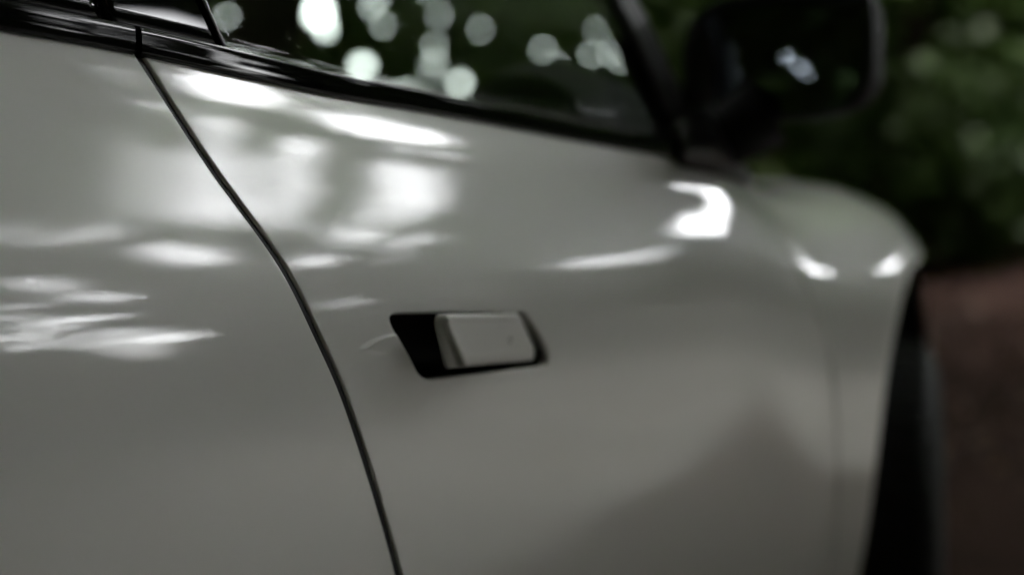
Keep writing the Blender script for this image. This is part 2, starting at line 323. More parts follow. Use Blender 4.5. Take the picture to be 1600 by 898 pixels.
# ------------------------------------------------------------------ helpers
def tag(o, label=None, cat=None, group=None, kind=None):
    for k, v in (('label', label), ('category', cat), ('group', group), ('kind', kind)):
        if v: o[k] = v
    return o
def link(name, me, mat=None, parent=None):
    o = bpy.data.objects.new(name, me); COL.objects.link(o)
    if mat: me.materials.append(mat)
    if parent: o.parent = parent
    return o
def empty(name, parent=None, loc=(0, 0, 0)):
    o = bpy.data.objects.new(name, None); COL.objects.link(o); o.empty_display_size = .1; o.location = loc
    if parent: o.parent = parent
    return o
class MB:
    """collects verts/faces (and optional fixed normals) into one mesh"""
    def __init__(s): s.v = []; s.f = []; s.n = []; s.c = 0
    def add(s, V, Fc, N=None):
        V = np.asarray(V, float).reshape(-1, 3); s.v.append(V)
        s.n.append(np.zeros_like(V) if N is None else np.asarray(N, float).reshape(-1, 3))
        s.f += [tuple(int(i)+s.c for i in q) for q in Fc]; s.c += len(V)
    def grid(s, P, N=None, flip=False):
        a, b = P.shape[:2]; q = []
        for i in range(a-1):
            for j in range(b-1):
                f = (i*b+j, (i+1)*b+j, (i+1)*b+j+1, i*b+j+1); q.append(f[::-1] if flip else f)
        s.add(P, q, N)
    def tube(s, pts, rads, n=8, cap=True):
        pts = [Vector(p) for p in pts]; rings = []
        up = Vector((.3, .2, 1)).normalized()
        for i, p in enumerate(pts):
            d = (pts[min(i+1, len(pts)-1)]-pts[max(i-1, 0)]).normalized()
            x = d.cross(up if abs(d.dot(up)) < .95 else Vector((1, 0, 0))).normalized(); y = d.cross(x)
            r = rads[i] if hasattr(rads, '__len__') else rads
            rings.append([p+(x*math.cos(2*math.pi*k/n)+y*math.sin(2*math.pi*k/n))*r for k in range(n)])
        V = [v for r_ in rings for v in r_]; q = []
        for i in range(len(pts)-1):
            for k in range(n): q.append((i*n+k, i*n+(k+1) % n, (i+1)*n+(k+1) % n, (i+1)*n+k))
        if cap: q.append(tuple(range(n))[::-1]); q.append(tuple((len(pts)-1)*n+k for k in range(n)))
        s.add(V, q)
    def build(s, name, mat=None, parent=None, smooth=True, mirror=False):
        V = np.concatenate(s.v); N = np.concatenate(s.n); Fc = s.f
        if mirror:
            V = V*(1, -1, 1)+(0, 2*YC, 0); N = N*(1, -1, 1); Fc = [q[::-1] for q in Fc]
        me = bpy.data.meshes.new(name); me.from_pydata(V.tolist(), [], Fc)
        if smooth: me.polygons.foreach_set('use_smooth', [True]*len(me.polygons))
        me.update()
        if smooth and np.abs(N).sum() > 0: me.normals_split_custom_set_from_vertices(N.tolist())
        return link(name, me, mat, parent)
def rbox(name, c, size, bev, mat, parent=None, rot=(0, 0, 0), seg=3, taper=None):
    bm = bmesh.new(); bmesh.ops.create_cube(bm, size=1)
    for v in bm.verts:
        v.co = Vector((v.co.x*size[0], v.co.y*size[1], v.co.z*size[2]))
        if taper and v.co.z > 0: v.co.x *= taper[0]; v.co.y *= taper[1]
    bmesh.ops.bevel(bm, geom=bm.edges[:], offset=bev, segments=seg, affect='EDGES', profile=.6)
    M = Matrix.LocRotScale(Vector(c), __import__('mathutils').Euler(rot), None); bmesh.ops.transform(bm, matrix=M, verts=bm.verts)
    me = bpy.data.meshes.new(name); bm.to_mesh(me); bm.free()
    me.polygons.foreach_set('use_smooth', [True]*len(me.polygons))
    return link(name, me, mat, parent)
YC = .93          # the car's centre plane
# ------------------------------------------------------------------ materials
def pmat(name, col, rough=.5, metal=0., coat=0., spec=.5):
    m = bpy.data.materials.new(name); m.use_nodes = True; b = m.node_tree.nodes['Principled BSDF']
    b.inputs['Base Color'].default_value = (*col, 1); b.inputs['Roughness'].default_value = rough
    b.inputs['Metallic'].default_value = metal; b.inputs['Coat Weight'].default_value = coat; b.inputs['Specular IOR Level'].default_value = spec
    return m
def nodes(m): return m.node_tree.nodes, m.node_tree.links, m.node_tree.nodes['Principled BSDF']
def noise(m, scale, detail=3, rough=.55, coord='Object'):
    N, L, b = nodes(m); tc = N.new('ShaderNodeTexCoord'); n = N.new('ShaderNodeTexNoise')
    n.inputs['Scale'].default_value = scale; n.inputs['Detail'].default_value = detail; n.inputs['Roughness'].default_value = rough
    L.new(tc.outputs[coord], n.inputs['Vector']); return n
def ramp(m, src, stops):
    N, L, b = nodes(m); r = N.new('ShaderNodeValToRGB'); L.new(src, r.inputs[0])
    while len(r.color_ramp.elements) < len(stops): r.color_ramp.elements.new(.5)
    for e, (p, c) in zip(r.color_ramp.elements, stops): e.position = p; e.color = (*c, 1)
    return r
def bump(m, src, strength, dist, sock='Normal'):
    N, L, b = nodes(m); bp = N.new('ShaderNodeBump'); bp.inputs['Strength'].default_value = strength; bp.inputs['Distance'].default_value = dist
    L.new(src, bp.inputs['Height']); L.new(bp.outputs[0], b.inputs[sock]); return bp
# white paint: faint pearl base under a glossy clear coat with orange peel
PAINT = pmat('white_paint', (.74, .722, .678), .42, 0, 1.0, .25)
_b = PAINT.node_tree.nodes['Principled BSDF']; _b.inputs['Coat Roughness'].default_value = .006; _b.inputs['Coat IOR'].default_value = 1.52
_n = noise(PAINT, 650, 1.0, .5); bump(PAINT, _n.outputs[0], .05, .0006, 'Coat Normal')
GLOSS = pmat('gloss_black', (.005, .005, .006), .025, 0, 0, .45)
SATIN = pmat('satin_black_trim', (.010, .010, .011), .38, spec=.35)
RUBBER = pmat('black_rubber', (.008, .008, .008), .5, spec=.3)
PLASTIC = pmat('black_plastic', (.006, .006, .006), .6, spec=.2)
CHROME = pmat('satin_metal', (.5, .5, .52), .22, 1)
DARKIN = pmat('dark_interior', (.012, .012, .013), .7, spec=.3)
SEATM = pmat('dark_seat_fabric', (.018, .018, .019), .8, spec=.3)
TYREM = pmat('tyre_rubber', (.013, .013, .014), .7, spec=.3)
RIMM = pmat('dark_alloy', (.035, .035, .037), .4, .8)
MIRM = pmat('mirror_glass', (.26, .30, .34), .01, 1)
def glass_mat(name, t, extra=0.0):
    m = bpy.data.materials.new(name); m.use_nodes = True; N, L = m.node_tree.nodes, m.node_tree.links
    N.remove(N['Principled BSDF']); tr = N.new('ShaderNodeBsdfTransparent'); tr.inputs[0].default_value = (*t, 1)
    gl = N.new('ShaderNodeBsdfGlossy'); gl.inputs['Roughness'].default_value = .0
    fr = N.new('ShaderNodeFresnel'); ge = N.new('ShaderNodeNewGeometry'); ml = N.new('ShaderNodeMath'); ml.operation = 'MULTIPLY_ADD'; L.new(ge.outputs['Backfacing'], ml.inputs[0]); ml.inputs[1].default_value = 1/1.45-1.45; ml.inputs[2].default_value = 1.45; L.new(ml.outputs[0], fr.inputs[0])   # same thin pane from either side
    mx = N.new('ShaderNodeMixShader'); L.new(fr.outputs[0], mx.inputs[0]); L.new(tr.outputs[0], mx.inputs[1]); L.new(gl.outputs[0], mx.inputs[2])
    L.new(mx.outputs[0], N['Material Output'].inputs[0]); return m
GLASS = glass_mat('tinted_window_glass', (.81, .84, .815))
WGLASS = glass_mat('windscreen_glass', (.9, .93, .91))
# ------------------------------------------------------------------ ground
def smooth(t): t = np.clip(t, 0, 1); return t*t*(3-2*t)
def terrain(x, y):
    x = np.asarray(x, float); y = np.asarray(y, float)
    d = np.hypot(np.maximum(np.maximum(-8-x, x-5.5), 0), np.maximum(np.maximum(-9-y, y-3.2), 0))
    return .80*smooth(d/8)+.02*np.sin(x*1.7)*np.sin(y*1.3)*smooth(d)
def axis(): t = np.linspace(-1, 1, 150); return np.sign(t)*(np.abs(t)*9+np.abs(t)**4*111)
gx, gy = np.meshgrid(axis(), axis(), indexing='ij')
EARTH = pmat('brown_earth', (.1, .06, .05), .95, spec=.1)
_n = noise(EARTH, 2.2, 8, .65); _r = ramp(EARTH, _n.outputs[0], [(.3, (.014, .0075, .006)), (.5, (.026, .0135, .0105)), (.72, (.045, .025, .019))])
N_, L_, b_ = nodes(EARTH); L_.new(_r.outputs[0], b_.inputs['Base Color']); _n2 = noise(EARTH, 26, 6, .7); bump(EARTH, _n2.outputs[0], .6, .03)
g = MB(); g.grid(np.stack((gx, gy, terrain(gx, gy)), -1)); tag(g.build('ground', EARTH), kind='structure')
# grey road beyond the earth shoulder
ASPH = pmat('worn_asphalt', (.16, .16, .155), .85, spec=.3)
_n = noise(ASPH, 3, 8, .7); _r = ramp(ASPH, _n.outputs[0], [(.3, (.15, .15, .14)), (.7, (.24, .24, .225))]); N_, L_, b_ = nodes(ASPH); L_.new(_r.outputs[0], b_.inputs['Base Color'])
_n2 = noise(ASPH, 120, 3, .7); bump(ASPH, _n2.outputs[0], .5, .006)
p0 = np.array((2.1, -1.22)); dv = np.array((.972, -.234)); nv = np.array((-.234, -.972))
tt = np.linspace(-26, 30, 113); wv = np.linspace(0, 5.0, 11)
T, Wd = np.meshgrid(tt, wv, indexing='ij'); edge = .05*np.sin(T*2.1)+.03*np.sin(T*5.3+1)
rx = p0[0]+dv[0]*T+nv[0]*(Wd+edge*(Wd < .1)); ry = p0[1]+dv[1]*T+nv[1]*(Wd+edge*(Wd < .1))
g = MB(); g.grid(np.stack((rx, ry, terrain(rx, ry)+.006), -1), flip=True); tag(g.build('road', ASPH), kind='structure')
# ------------------------------------------------------------------ foliage
GAP = np.array(GAPS); GO, GA, GE, GW, GP = GAP[:, :3], GAP[:, 3], GAP[:, 4], GAP[:, 5:9].reshape(-1, 2, 2), GAP[:, 9]
GR = [1/np.linalg.svd(W)[1].min()+5 for W in GW]; GD = np.stack((np.cos(np.radians(GA))*np.cos(np.radians(GE)), np.sin(np.radians(GA))*np.cos(np.radians(GE)), np.sin(np.radians(GE))), 1)
def open_to_sky(c, size, rng):
    """True for leaves that would close one of the openings cut through the crowns to place the highlights"""
    out = np.zeros(len(c), bool)
    if not len(c): return out
    cm = c.mean(0); cr = np.linalg.norm(c-cm, axis=1).max()
    for o, a, e, W, p, rad, D_ in zip(GO, GA, GE, GW, GP, GR, GD):
        w0 = cm-o; l0 = np.linalg.norm(w0)
        if l0 > cr and math.degrees(math.acos(max(-1, min(1, float(w0@D_)/l0)))-math.asin(cr/l0)) > rad: continue
        vv = c-o; near = np.where((vv@D_ > 0) & ((vv@D_)**2 > math.cos(R(rad))**2*(vv*vv).sum(1)))[0]
        if not len(near): continue
        v = vv[near]; r = np.linalg.norm(v, axis=1); da = (np.degrees(np.arctan2(v[:, 1], v[:, 0]))-a+180) % 360-180
        q = np.stack((da*math.cos(R(e)), np.degrees(np.arcsin(np.clip(v[:, 2]/r, -1, 1)))-e), 1)
        L = np.linalg.norm(q, axis=1)+1e-9; q *= (np.maximum(L-np.degrees(size[near]*.42/r), 0)/L)[:, None]
        m = np.linalg.norm(q@W.T, axis=1) < rng.uniform(.85, 1.12, len(near))
        out[near] |= m & (rng.random(len(near)) < p**.35)
    return out
def leaf_mat(name, c0, c1, scale=.9, trans=.35):
    m = pmat(name, c0, .5, spec=.35); N, L, b = nodes(m)
    n = noise(m, scale, 4, .7); r = ramp(m, n.outputs[0], [(.32, c0), (.68, c1)]); L.new(r.outputs[0], b.inputs['Base Color'])
    tl = N.new('ShaderNodeBsdfTranslucent'); L.new(r.outputs[0], tl.inputs[0])
    mx = N.new('ShaderNodeMixShader'); mx.inputs[0].default_value = trans; L.new(b.outputs[0], mx.inputs[1]); L.new(tl.outputs[0], mx.inputs[2])
    L.new(mx.outputs[0], N['Material Output'].inputs[0]); return m
LEAF = [leaf_mat('broad_leaves', (.045, .09, .022), (.095, .155, .035)), leaf_mat('dark_leaves', (.036, .07, .022), (.075, .125, .03)),
        leaf_mat('yellowish_leaves', (.055, .09, .02), (.115, .16, .035))]
BARK = pmat('bark', (.05, .038, .03), .95, spec=.1)
_n = noise(BARK, 9, 6, .7); bump(BARK, _n.outputs[0], .8, .03); _r = ramp(BARK, _n.outputs[0], [(.3, (.03, .022, .018)), (.7, (.085, .068, .055))]); N_, L_, b_ = nodes(BARK); L_.new(_r.outputs[0], b_.inputs['Base Color'])
def leaves(name, c, size, mat, rng, parent=None):
    size = np.broadcast_to(size, (len(c),)).copy()
    k = open_to_sky(c, size, rng); keep, ks = [c[~k]], [size[~k]]
    for m in (5, 5, 4):                      # the openings are fringed by smaller leaves and twigs
        c, size = c[k], size[k]
        if not len(c): break
        c = (c[:, None]+rng.normal(size=(len(c), m, 3))*(size[:, None, None]*.3)).reshape(-1, 3); size = np.repeat(size*.42, m)
        k = open_to_sky(c, size, rng); keep.append(c[~k]); ks.append(size[~k])
    c = np.concatenate(keep); size = np.concatenate(ks); n = len(c)
    d = rng.normal(size=(n, 3)); d[:, 2] = d[:, 2]*.7-.35; d /= np.linalg.norm(d, axis=1)[:, None]
    u = np.cross(d, rng.normal(size=(n, 3))); u /= np.linalg.norm(u, axis=1)[:, None]; w_ = np.cross(d, u)
    S = size[:, None]; wd = S*.30
    V = np.stack((c-d*S*.5, c+u*wd+w_*S*.07-d*S*.08, c+d*S*.5, c-u*wd+w_*S*.07-d*S*.08), 1).reshape(-1, 3)
    i = np.arange(n)[:, None]*4; T_ = np.concatenate((i+[0, 1, 2], i+[0, 2, 3]), 1).reshape(-1)
    me = bpy.data.meshes.new(name); nt_ = n*2
    me.vertices.add(n*4); me.vertices.foreach_set('co', V.astype(np.float32).ravel())
    me.loops.add(nt_*3); me.loops.foreach_set('vertex_index', T_.astype(np.int32))
    me.polygons.add(nt_); me.polygons.foreach_set('loop_start', np.arange(nt_, dtype=np.int32)*3); me.polygons.foreach_set('loop_total', np.full(nt_, 3, np.int32))
    me.update(calc_edges=True); me.validate()
    return link(name, me, mat, parent)
def tree(x, y, rz, rh, cz, n, ls, mat, seed, label, group, tr=.16, name='broadleaf_tree', cl=110, sig=.62, lean=(0, 0)):
    rng = np.random.default_rng(seed); z0 = float(terrain(x, y)); t = empty(name, None, (x, y, z0)); tag(t, label, 'tree', group)
    base = np.array((x, y, z0)); top = np.array((x+lean[0], y+lean[1], cz+rh*.45))
    tb = MB(); ks = np.linspace(0, 1, 9); wob = rng.normal(size=(9, 3))*.07; wob[0] = 0
    pts = [base+(top-base)*k+wob[i]*(1-.2*k)-(0, 0, .15*(i == 0)) for i, k in enumerate(ks)]
    tb.tube(pts, [tr*(1.35 if i == 0 else 1)*(1-.8*k) for i, k in enumerate(ks)], 10)
    v = rng.normal(size=(cl, 3)); v /= np.linalg.norm(v, axis=1)[:, None]; v *= (rng.uniform(.35, 1, cl)**.6)[:, None]
    cc = np.array((x+lean[0], y+lean[1], cz))+v*(rz, rz, rh)
    lb = MB(); k_ = 0
    for q in cc[rng.permutation(cl)[:int(cl*.35)]]:
        h = rng.uniform(.45, .95); s0 = base+(top-base)*h; mid = (s0+q)/2+rng.normal(size=3)*.12-(0, 0, .1); P = [s0, mid, q]
        pr = np.array([s0+(mid-s0)*u for u in np.linspace(0, 1, 8)]+[mid+(q-mid)*u for u in np.linspace(0, 1, 10)])
        if open_to_sky(pr, np.full(len(pr), .1), rng).any(): continue
        r0 = tr*.34*(1.1-h*.6); lb.tube(P, [r0, r0*.6, r0*.25], 6); k_ += 1
    for o in (tb.build('trunk', BARK, t),)+((lb.build('limbs', BARK, t),) if k_ else ()): o.location = -np.array(t.location); tag(o, kind='stuff' if o.name.startswith('limbs') else None)
    per = n//cl; c = (cc[:, None]+rng.normal(size=(cl, per, 3))*(sig*rz*.45, sig*rz*.45, sig*rh*.4)).reshape(-1, 3)
    c = c[c[:, 2] > terrain(c[:, 0], c[:, 1])+.1]
    o = leaves('crown', c, rng.uniform(.7, 1.35, len(c))*ls*1.75, mat, rng, t); o.location = -np.array(t.location)
    return t
def shrub(x, y, r, h, n, ls, mat, seed, label, group, name='leafy_shrub'):
    rng = np.random.default_rng(seed); z0 = float(terrain(x, y)); t = empty(name, None, (x, y, z0)); tag(t, label, 'shrub', group)
    sb = MB()
    for k in range(6):
        a = rng.uniform(0, 6.28); q = np.array((x+math.cos(a)*r*.6, y+math.sin(a)*r*.6, z0+h*rng.uniform(.6, .9)))
        p = np.array((x+math.cos(a)*.08, y+math.sin(a)*.08, z0-.05)); sb.tube([p, (p*.45+q*.55)+(0, 0, .1), q], [.022, .015, .006], 5)
    o = sb.build('stem', BARK, t); o.location = -np.array(t.location)
    cl = 26; v = rng.normal(size=(cl, 3)); v /= np.linalg.norm(v, axis=1)[:, None]; v *= (rng.uniform(.3, 1, cl)**.5)[:, None]
    cc = np.array((x, y, z0+h*.52))+v*(r*.8, r*.8, h*.42); c = (cc[:, None]+rng.normal(size=(cl, n//cl, 3))*r*.22).reshape(-1, 3)
    c = c[c[:, 2] > terrain(c[:, 0], c[:, 1])+.03]
    o = leaves('foliage', c, rng.uniform(.7, 1.3, len(c))*ls, mat, rng, t); o.location = -np.array(t.location)
    return t
# the far side of the wood: one mass all round
rng = np.random.default_rng(5); n = 80000
a = rng.uniform(0, 2*math.pi, n); rr = rng.uniform(24, 31, n); hz = np.where(rng.random(n) < .12, rng.uniform(0, .1, n), rng.uniform(0, 1, n)**.85)*20*(.85+.15*np.sin(a*9)+.1*np.sin(a*23))
fx, fy = rr*np.cos(a), rr*np.sin(a)
tag(leaves('far_woods', np.stack((fx, fy, hz+terrain(fx, fy)), 1), rng.uniform(.8, 1.7, n), LEAF[1], rng), 'dense dark green wood closing off the background', 'woods', kind='stuff')
VIEW = {(7, 6.2): 'nearest leafy tree seen through the left part of the front door window', (11.5, 9.5): 'farther leafy tree with bright sky gaps, behind the left half of the front door window', (17.5, 11): 'distant tree framed by the middle of the front door window', (14, 5.0): 'broad dark green tree standing right behind the door mirror', (18, 2): 'far dark tree whose crown fills the top right corner beside the mirror', (12.2, 3.4): 'dark green shrub just to the right of the door mirror, above the fender', (13.6, 2.9): 'dark green shrub over the brown ground at the right edge of the picture', (4.2, 4.4): 'dark leaning tree trunk crossing the left end of the front door window'}
LW = 'tall broadleaf tree of the dark wood behind the car'
LR = 'broadleaf tree at the far side of the road, mirrored in the white paint'
LB = 'broadleaf tree of the wood behind the photographer'
k = 0
#   x, y, radius, half height, centre height, leaves, leaf size
for (x, y, rz_, rh_, cz_, n_, ls_) in [(7, 6.2, 3, 3.6, 5.6, 9000, .2), (11.5, 9.5, 3.2, 4, 5.6, 8000, .24), (14, 5.0, 3.2, 4.2, 5.8, 8000, .24), (3.0, 7.5, 3.2, 3.6, 6.2, 9000, .2), (9.5, 13, 3.5, 4.5, 6, 7000, .28), (17.5, 11, 3.6, 5, 6, 7000, .3), (18, 2, 3.4, 4.6, 5.6, 7000, .28), (-2, 6.5, 3.4, 3.4, 6.5, 8000, .2)]:
    tree(x, y, rz_, rh_, cz_, int(n_*(1.4 if y > 6 else 2.4)), ls_*.6, LEAF[(0, 2)[k % 2]], 100+k, VIEW.get((x, y), LW), 'trees of the wood behind the car'); k += 1
for (x, y, rz_, rh_, cz_, n_, ls_) in [(4.5, -8.5, 3.1, 3.6, 4.6, 14000, .13), (9.5, -9.5, 3.3, 4, 5, 14000, .14), (15, -9.5, 3.6, 4.6, 5.6, 12000, .19), (20, -5.5, 3.8, 5, 6, 10000, .24), (-.5, -9.8, 3.2, 3.8, 5.2, 10000, .15), (13, -3.2, 2.8, 3.6, 6.6, 12000, .16), (6, -13, 3.6, 4.8, 6.4, 9000, .22), (12, -14.5, 3.8, 5, 6.6, 8000, .25), (-3.6, -9.5, 3.4, 4.2, 5.4, 9000, .2), (-4, -14, 4, 5, 7, 7000, .28), (2, -15, 4, 5.2, 7, 7000, .28)]:
    tree(x, y, rz_, rh_, cz_, n_, ls_, LEAF[k % 3], 100+k, VIEW.get((x, y), LR), 'trees across the road'); k += 1
for (x, y, rz_, rh_, cz_, n_, ls_) in [(-6.5, -6.5, 3.6, 3.6, 6, 9000, .2), (-9.5, 1.5, 3.8, 4.2, 5.8, 8000, .22), (-7, 7, 3.6, 4, 6, 7000, .24), (-13, -4, 3.8, 4.6, 6, 6000, .28), (-9.5, -8.5, 4, 5, 7.5, 11000, .26), (-6, -1.8, 3.2, 2.4, 8.4, 10000, .22)]:
    tree(x, y, rz_, rh_, cz_, n_, ls_, LEAF[k % 3], 100+k, VIEW.get((x, y), LB), 'trees behind the photographer'); k += 1
LC = 'unseen high tree added to shade the parked car'  # crowns added out of view to cut the sky light
for (x, y, lx, ly, rz_, rh_, cz_, n_, ls_) in [(1.5, -10.5, 0, 3.6, 4.6, 1.6, 11.5, 13000, .24), (6.5, -10.5, 0, 3.5, 4.8, 1.6, 10.9, 8500, .24), (-3.5, -8.5, 1.0, 2.5, 4.8, 1.6, 10.6, 12000, .24), (12, 3.4, -1.5, -2, 5.2, 1.7, 10.4, 4300, .26), (4.2, 4.4, -1.2, -3.8, 5.2, 1.7, 10.5, 16000, .26), (-5, 4.4, 1.5, -3.6, 5.0, 1.7, 10.8, 14000, .26)]:
    tree(x, y, rz_, rh_, cz_, n_, ls_, LEAF[0], 100+k, VIEW.get((x, y), LC), 'trees roofing over the car', .2, lean=(lx, ly)); k += 1
k = 0
LS = 'dark green shrub at the foot of the wood behind the car'
for (x, y, r_, h_) in [(12.6, .6, 1.3, 1.7), (13.6, 2.9, 1.5, 2.2), (12.2, 3.4, 1.4, 1.9), (15.5, -.8, 1.5, 2.4), (10.6, 5.6, 1.4, 1.8), (8.4, 7.6, 1.4, 1.6), (5.6, 8.2, 1.3, 1.6), (17, 1.2, 1.8, 3.2), (13.6, -2.4, 1.4, 2.0)]:
    shrub(x, y, r_, h_, 3400, .15, LEAF[(0, 2, 1)[k % 3]], 300+k, VIEW.get((x, y), LS), 'shrubs behind the car'); k += 1
LT = 'green shrub along the far edge of the road, mirrored in the paint'
for (x, y, r_, h_) in [(1, -8.6, 1.2, 1.3), (3.2, -8.2, 1.3, 1.5), (5.6, -8.8, 1.3, 1.4), (7.8, -9.2, 1.4, 1.6), (10.2, -10, 1.5, 1.7), (13, -11, 1.6, 1.9), (16.5, -12, 1.8, 2), (-1.6, -8.4, 1.2, 1.4)]:
    shrub(x, y, r_, h_, 2600, .14, LEAF[k % 3], 300+k, VIEW.get((x, y), LT), 'shrubs across the road'); k += 1
# ------------------------------------------------------------------ the car
car = empty('parked_car', None, (0, YC, 0)); tag(car, 'white sport utility car parked on brown earth with its flush door handle popped out', 'car')
OFF = Vector((0, -YC, 0))
def part(name, parent=None):
    o = empty(name, parent or car); return o
def P_(o):            # meshes are modelled in world coordinates; parts hang off the car's base
    if o.parent is car: o.location = OFF
    return o
GAPW, ROLL = .0034, .0022
EC = np.array([0, .0002, .0006, .0010, .0016, .0022])
def panel(mb, Xl, Xr, s0, s1, nu=40, nv=90, rl=True, rr_=True, flip=False, dense=None):
    """patch of the flank between two shut lines; rolled edges with a return flange"""
    v = np.linspace(0, 1, nv)
    s = s0+v*(SMAX-s0)
    gl_ = .0017 if Xl is SH_F else GAPW; gr_ = .0017 if Xr is SH_F else GAPW
    el = EC if rl else np.array([0.]); er = EC if rr_ else np.array([0.])
    for it in range(3):
        xl = Xl(s)+(gl_ if rl else 0); xr = Xr(s)-(gr_ if rr_ else 0)
        t = np.concatenate((el, np.linspace(0, 1, nu)[1:-1]*0+el[-1], er[::-1]))
        inner = np.linspace(0, 1, nu)
        W = xr-xl
        Xm = np.concatenate((xl[:, None]+el[None], xl[:, None]+el[-1]+(W-el[-1]-er[-1])[:, None]*inner[None, 1:-1], xr[:, None]-er[None, ::-1]), 1)
        top = s1(Xm) if callable(s1) else np.full(Xm.shape, float(s1))
        S = s0+v[:, None]*(top-s0); s = S[:, Xm.shape[1]//2] if False else S.mean(1)
    # recompute the edges at their own s so that the cut follows the shut line exactly
    sl_, sr_ = S[:, 0], S[:, -1]; xl = Xl(sl_)+(gl_ if rl else 0); xr = Xr(sr_)-(gr_ if rr_ else 0); W = xr-xl
    Xm = np.concatenate((xl[:, None]+el[None], xl[:, None]+el[-1]+(W-el[-1]-er[-1])[:, None]*inner[None, 1:-1], xr[:, None]-er[None, ::-1]), 1)
    top = s1(Xm) if callable(s1) else np.full(Xm.shape, float(s1)); S = s0+v[:, None]*(top-s0)
    P = surf(Xm, S); Nn = FN(Xm, S); Nfix = Nn.copy()
    t = np.full(Xm.shape, 1.0)
    if rl: t[:, :len(EC)] = EC[None]
    if rr_: t[:, -len(EC):] = EC[None, ::-1]
    ins = np.where(t < ROLL, ROLL-np.sqrt(np.maximum(ROLL**2-(ROLL-np.minimum(t, ROLL))**2, 0)), 0)
    P = P-Nn*ins[..., None]
    # normals on the roll
    ang = np.where(t < ROLL, np.arccos(np.clip(np.minimum(t, ROLL)/ROLL*0+np.sqrt(np.maximum(1-((ROLL-np.minimum(t, ROLL))/ROLL)**2, 0)), 0, 1)), 0)
    side = np.zeros_like(P); side[..., 0] = 1
    sgn = np.zeros(Xm.shape); sgn[:, :len(EC)] = -1 if rl else 0
    if rr_: sgn[:, -len(EC):] = 1
    Nfix = Nn*np.cos(ang)[..., None]+side*(sgn*np.sin(ang))[..., None]
    cols = [P]; ncols = [Nfix]
    if rl:
        a_ = P[:, :1]-Nn[:, :1]*.03; cols.insert(0, a_); ncols.insert(0, Nfix[:, :1])
    if rr_:
        a_ = P[:, -1:]-Nn[:, -1:]*.03; cols.append(a_); ncols.append(Nfix[:, -1:])
    P = np.concatenate(cols, 1); Nfix = np.concatenate(ncols, 1)
    mb.grid(P.transpose(1, 0, 2), Nfix.transpose(1, 0, 2), flip)
def bumpfield(X, s):
    """finger scoop behind the handle: a very shallow dish with a crisp upper rim"""
    return np.zeros(np.broadcast(X, s).shape)
def surf(X, s): return F(X, s)
const = lambda c: (lambda s: np.full(np.shape(s), float(c)))
# --- handle pocket outline on the door skin (X, z), rounded corners
def round_poly(pts, rad, n=12):
    out = []; m = len(pts)
    for i, p in enumerate(pts):
        p = np.array(p, float); a = np.array(pts[i-1], float)-p; b = np.array(pts[(i+1) % m], float)-p
        la, lb = np.linalg.norm(a), np.linalg.norm(b); a /= la; b /= lb; th = math.acos(np.clip(a@b, -1, 1)); d = min(rad[i]/math.tan(th/2), la*.48, lb*.48)
        p1, p2 = p+a*d, p+b*d
        for k in np.linspace(0, 1, n): out.append((1-k)**2*p1+2*k*(1-k)*p+k*k*p2)
    return np.array(out)
def resample(P, n, start):
    Q = np.concatenate((P, P[:1])); L = np.concatenate(([0], np.cumsum(np.linalg.norm(np.diff(Q, axis=0), axis=1))))
    t = np.linspace(0, L[-1], n, endpoint=False); R_ = np.stack([np.interp(t, L, Q[:, i]) for i in (0, 1)], 1); return R_
PKT = [(-.1045, .9193), (.1030, .9122), (.1440, .8738), (.1395, .8590), (-.0560, .8622)]     # corners, clockwise from upper rear
PKR = [.010, .022, .012, .009, .030]
PO = round_poly(PKT, PKR)
XRECT = .185; SR0, SR1 = float(s_at_z(0., .815)[0]), float(s_at_z(0., .950)[0])
XLr = lambda s: SH_R(s)+.0165
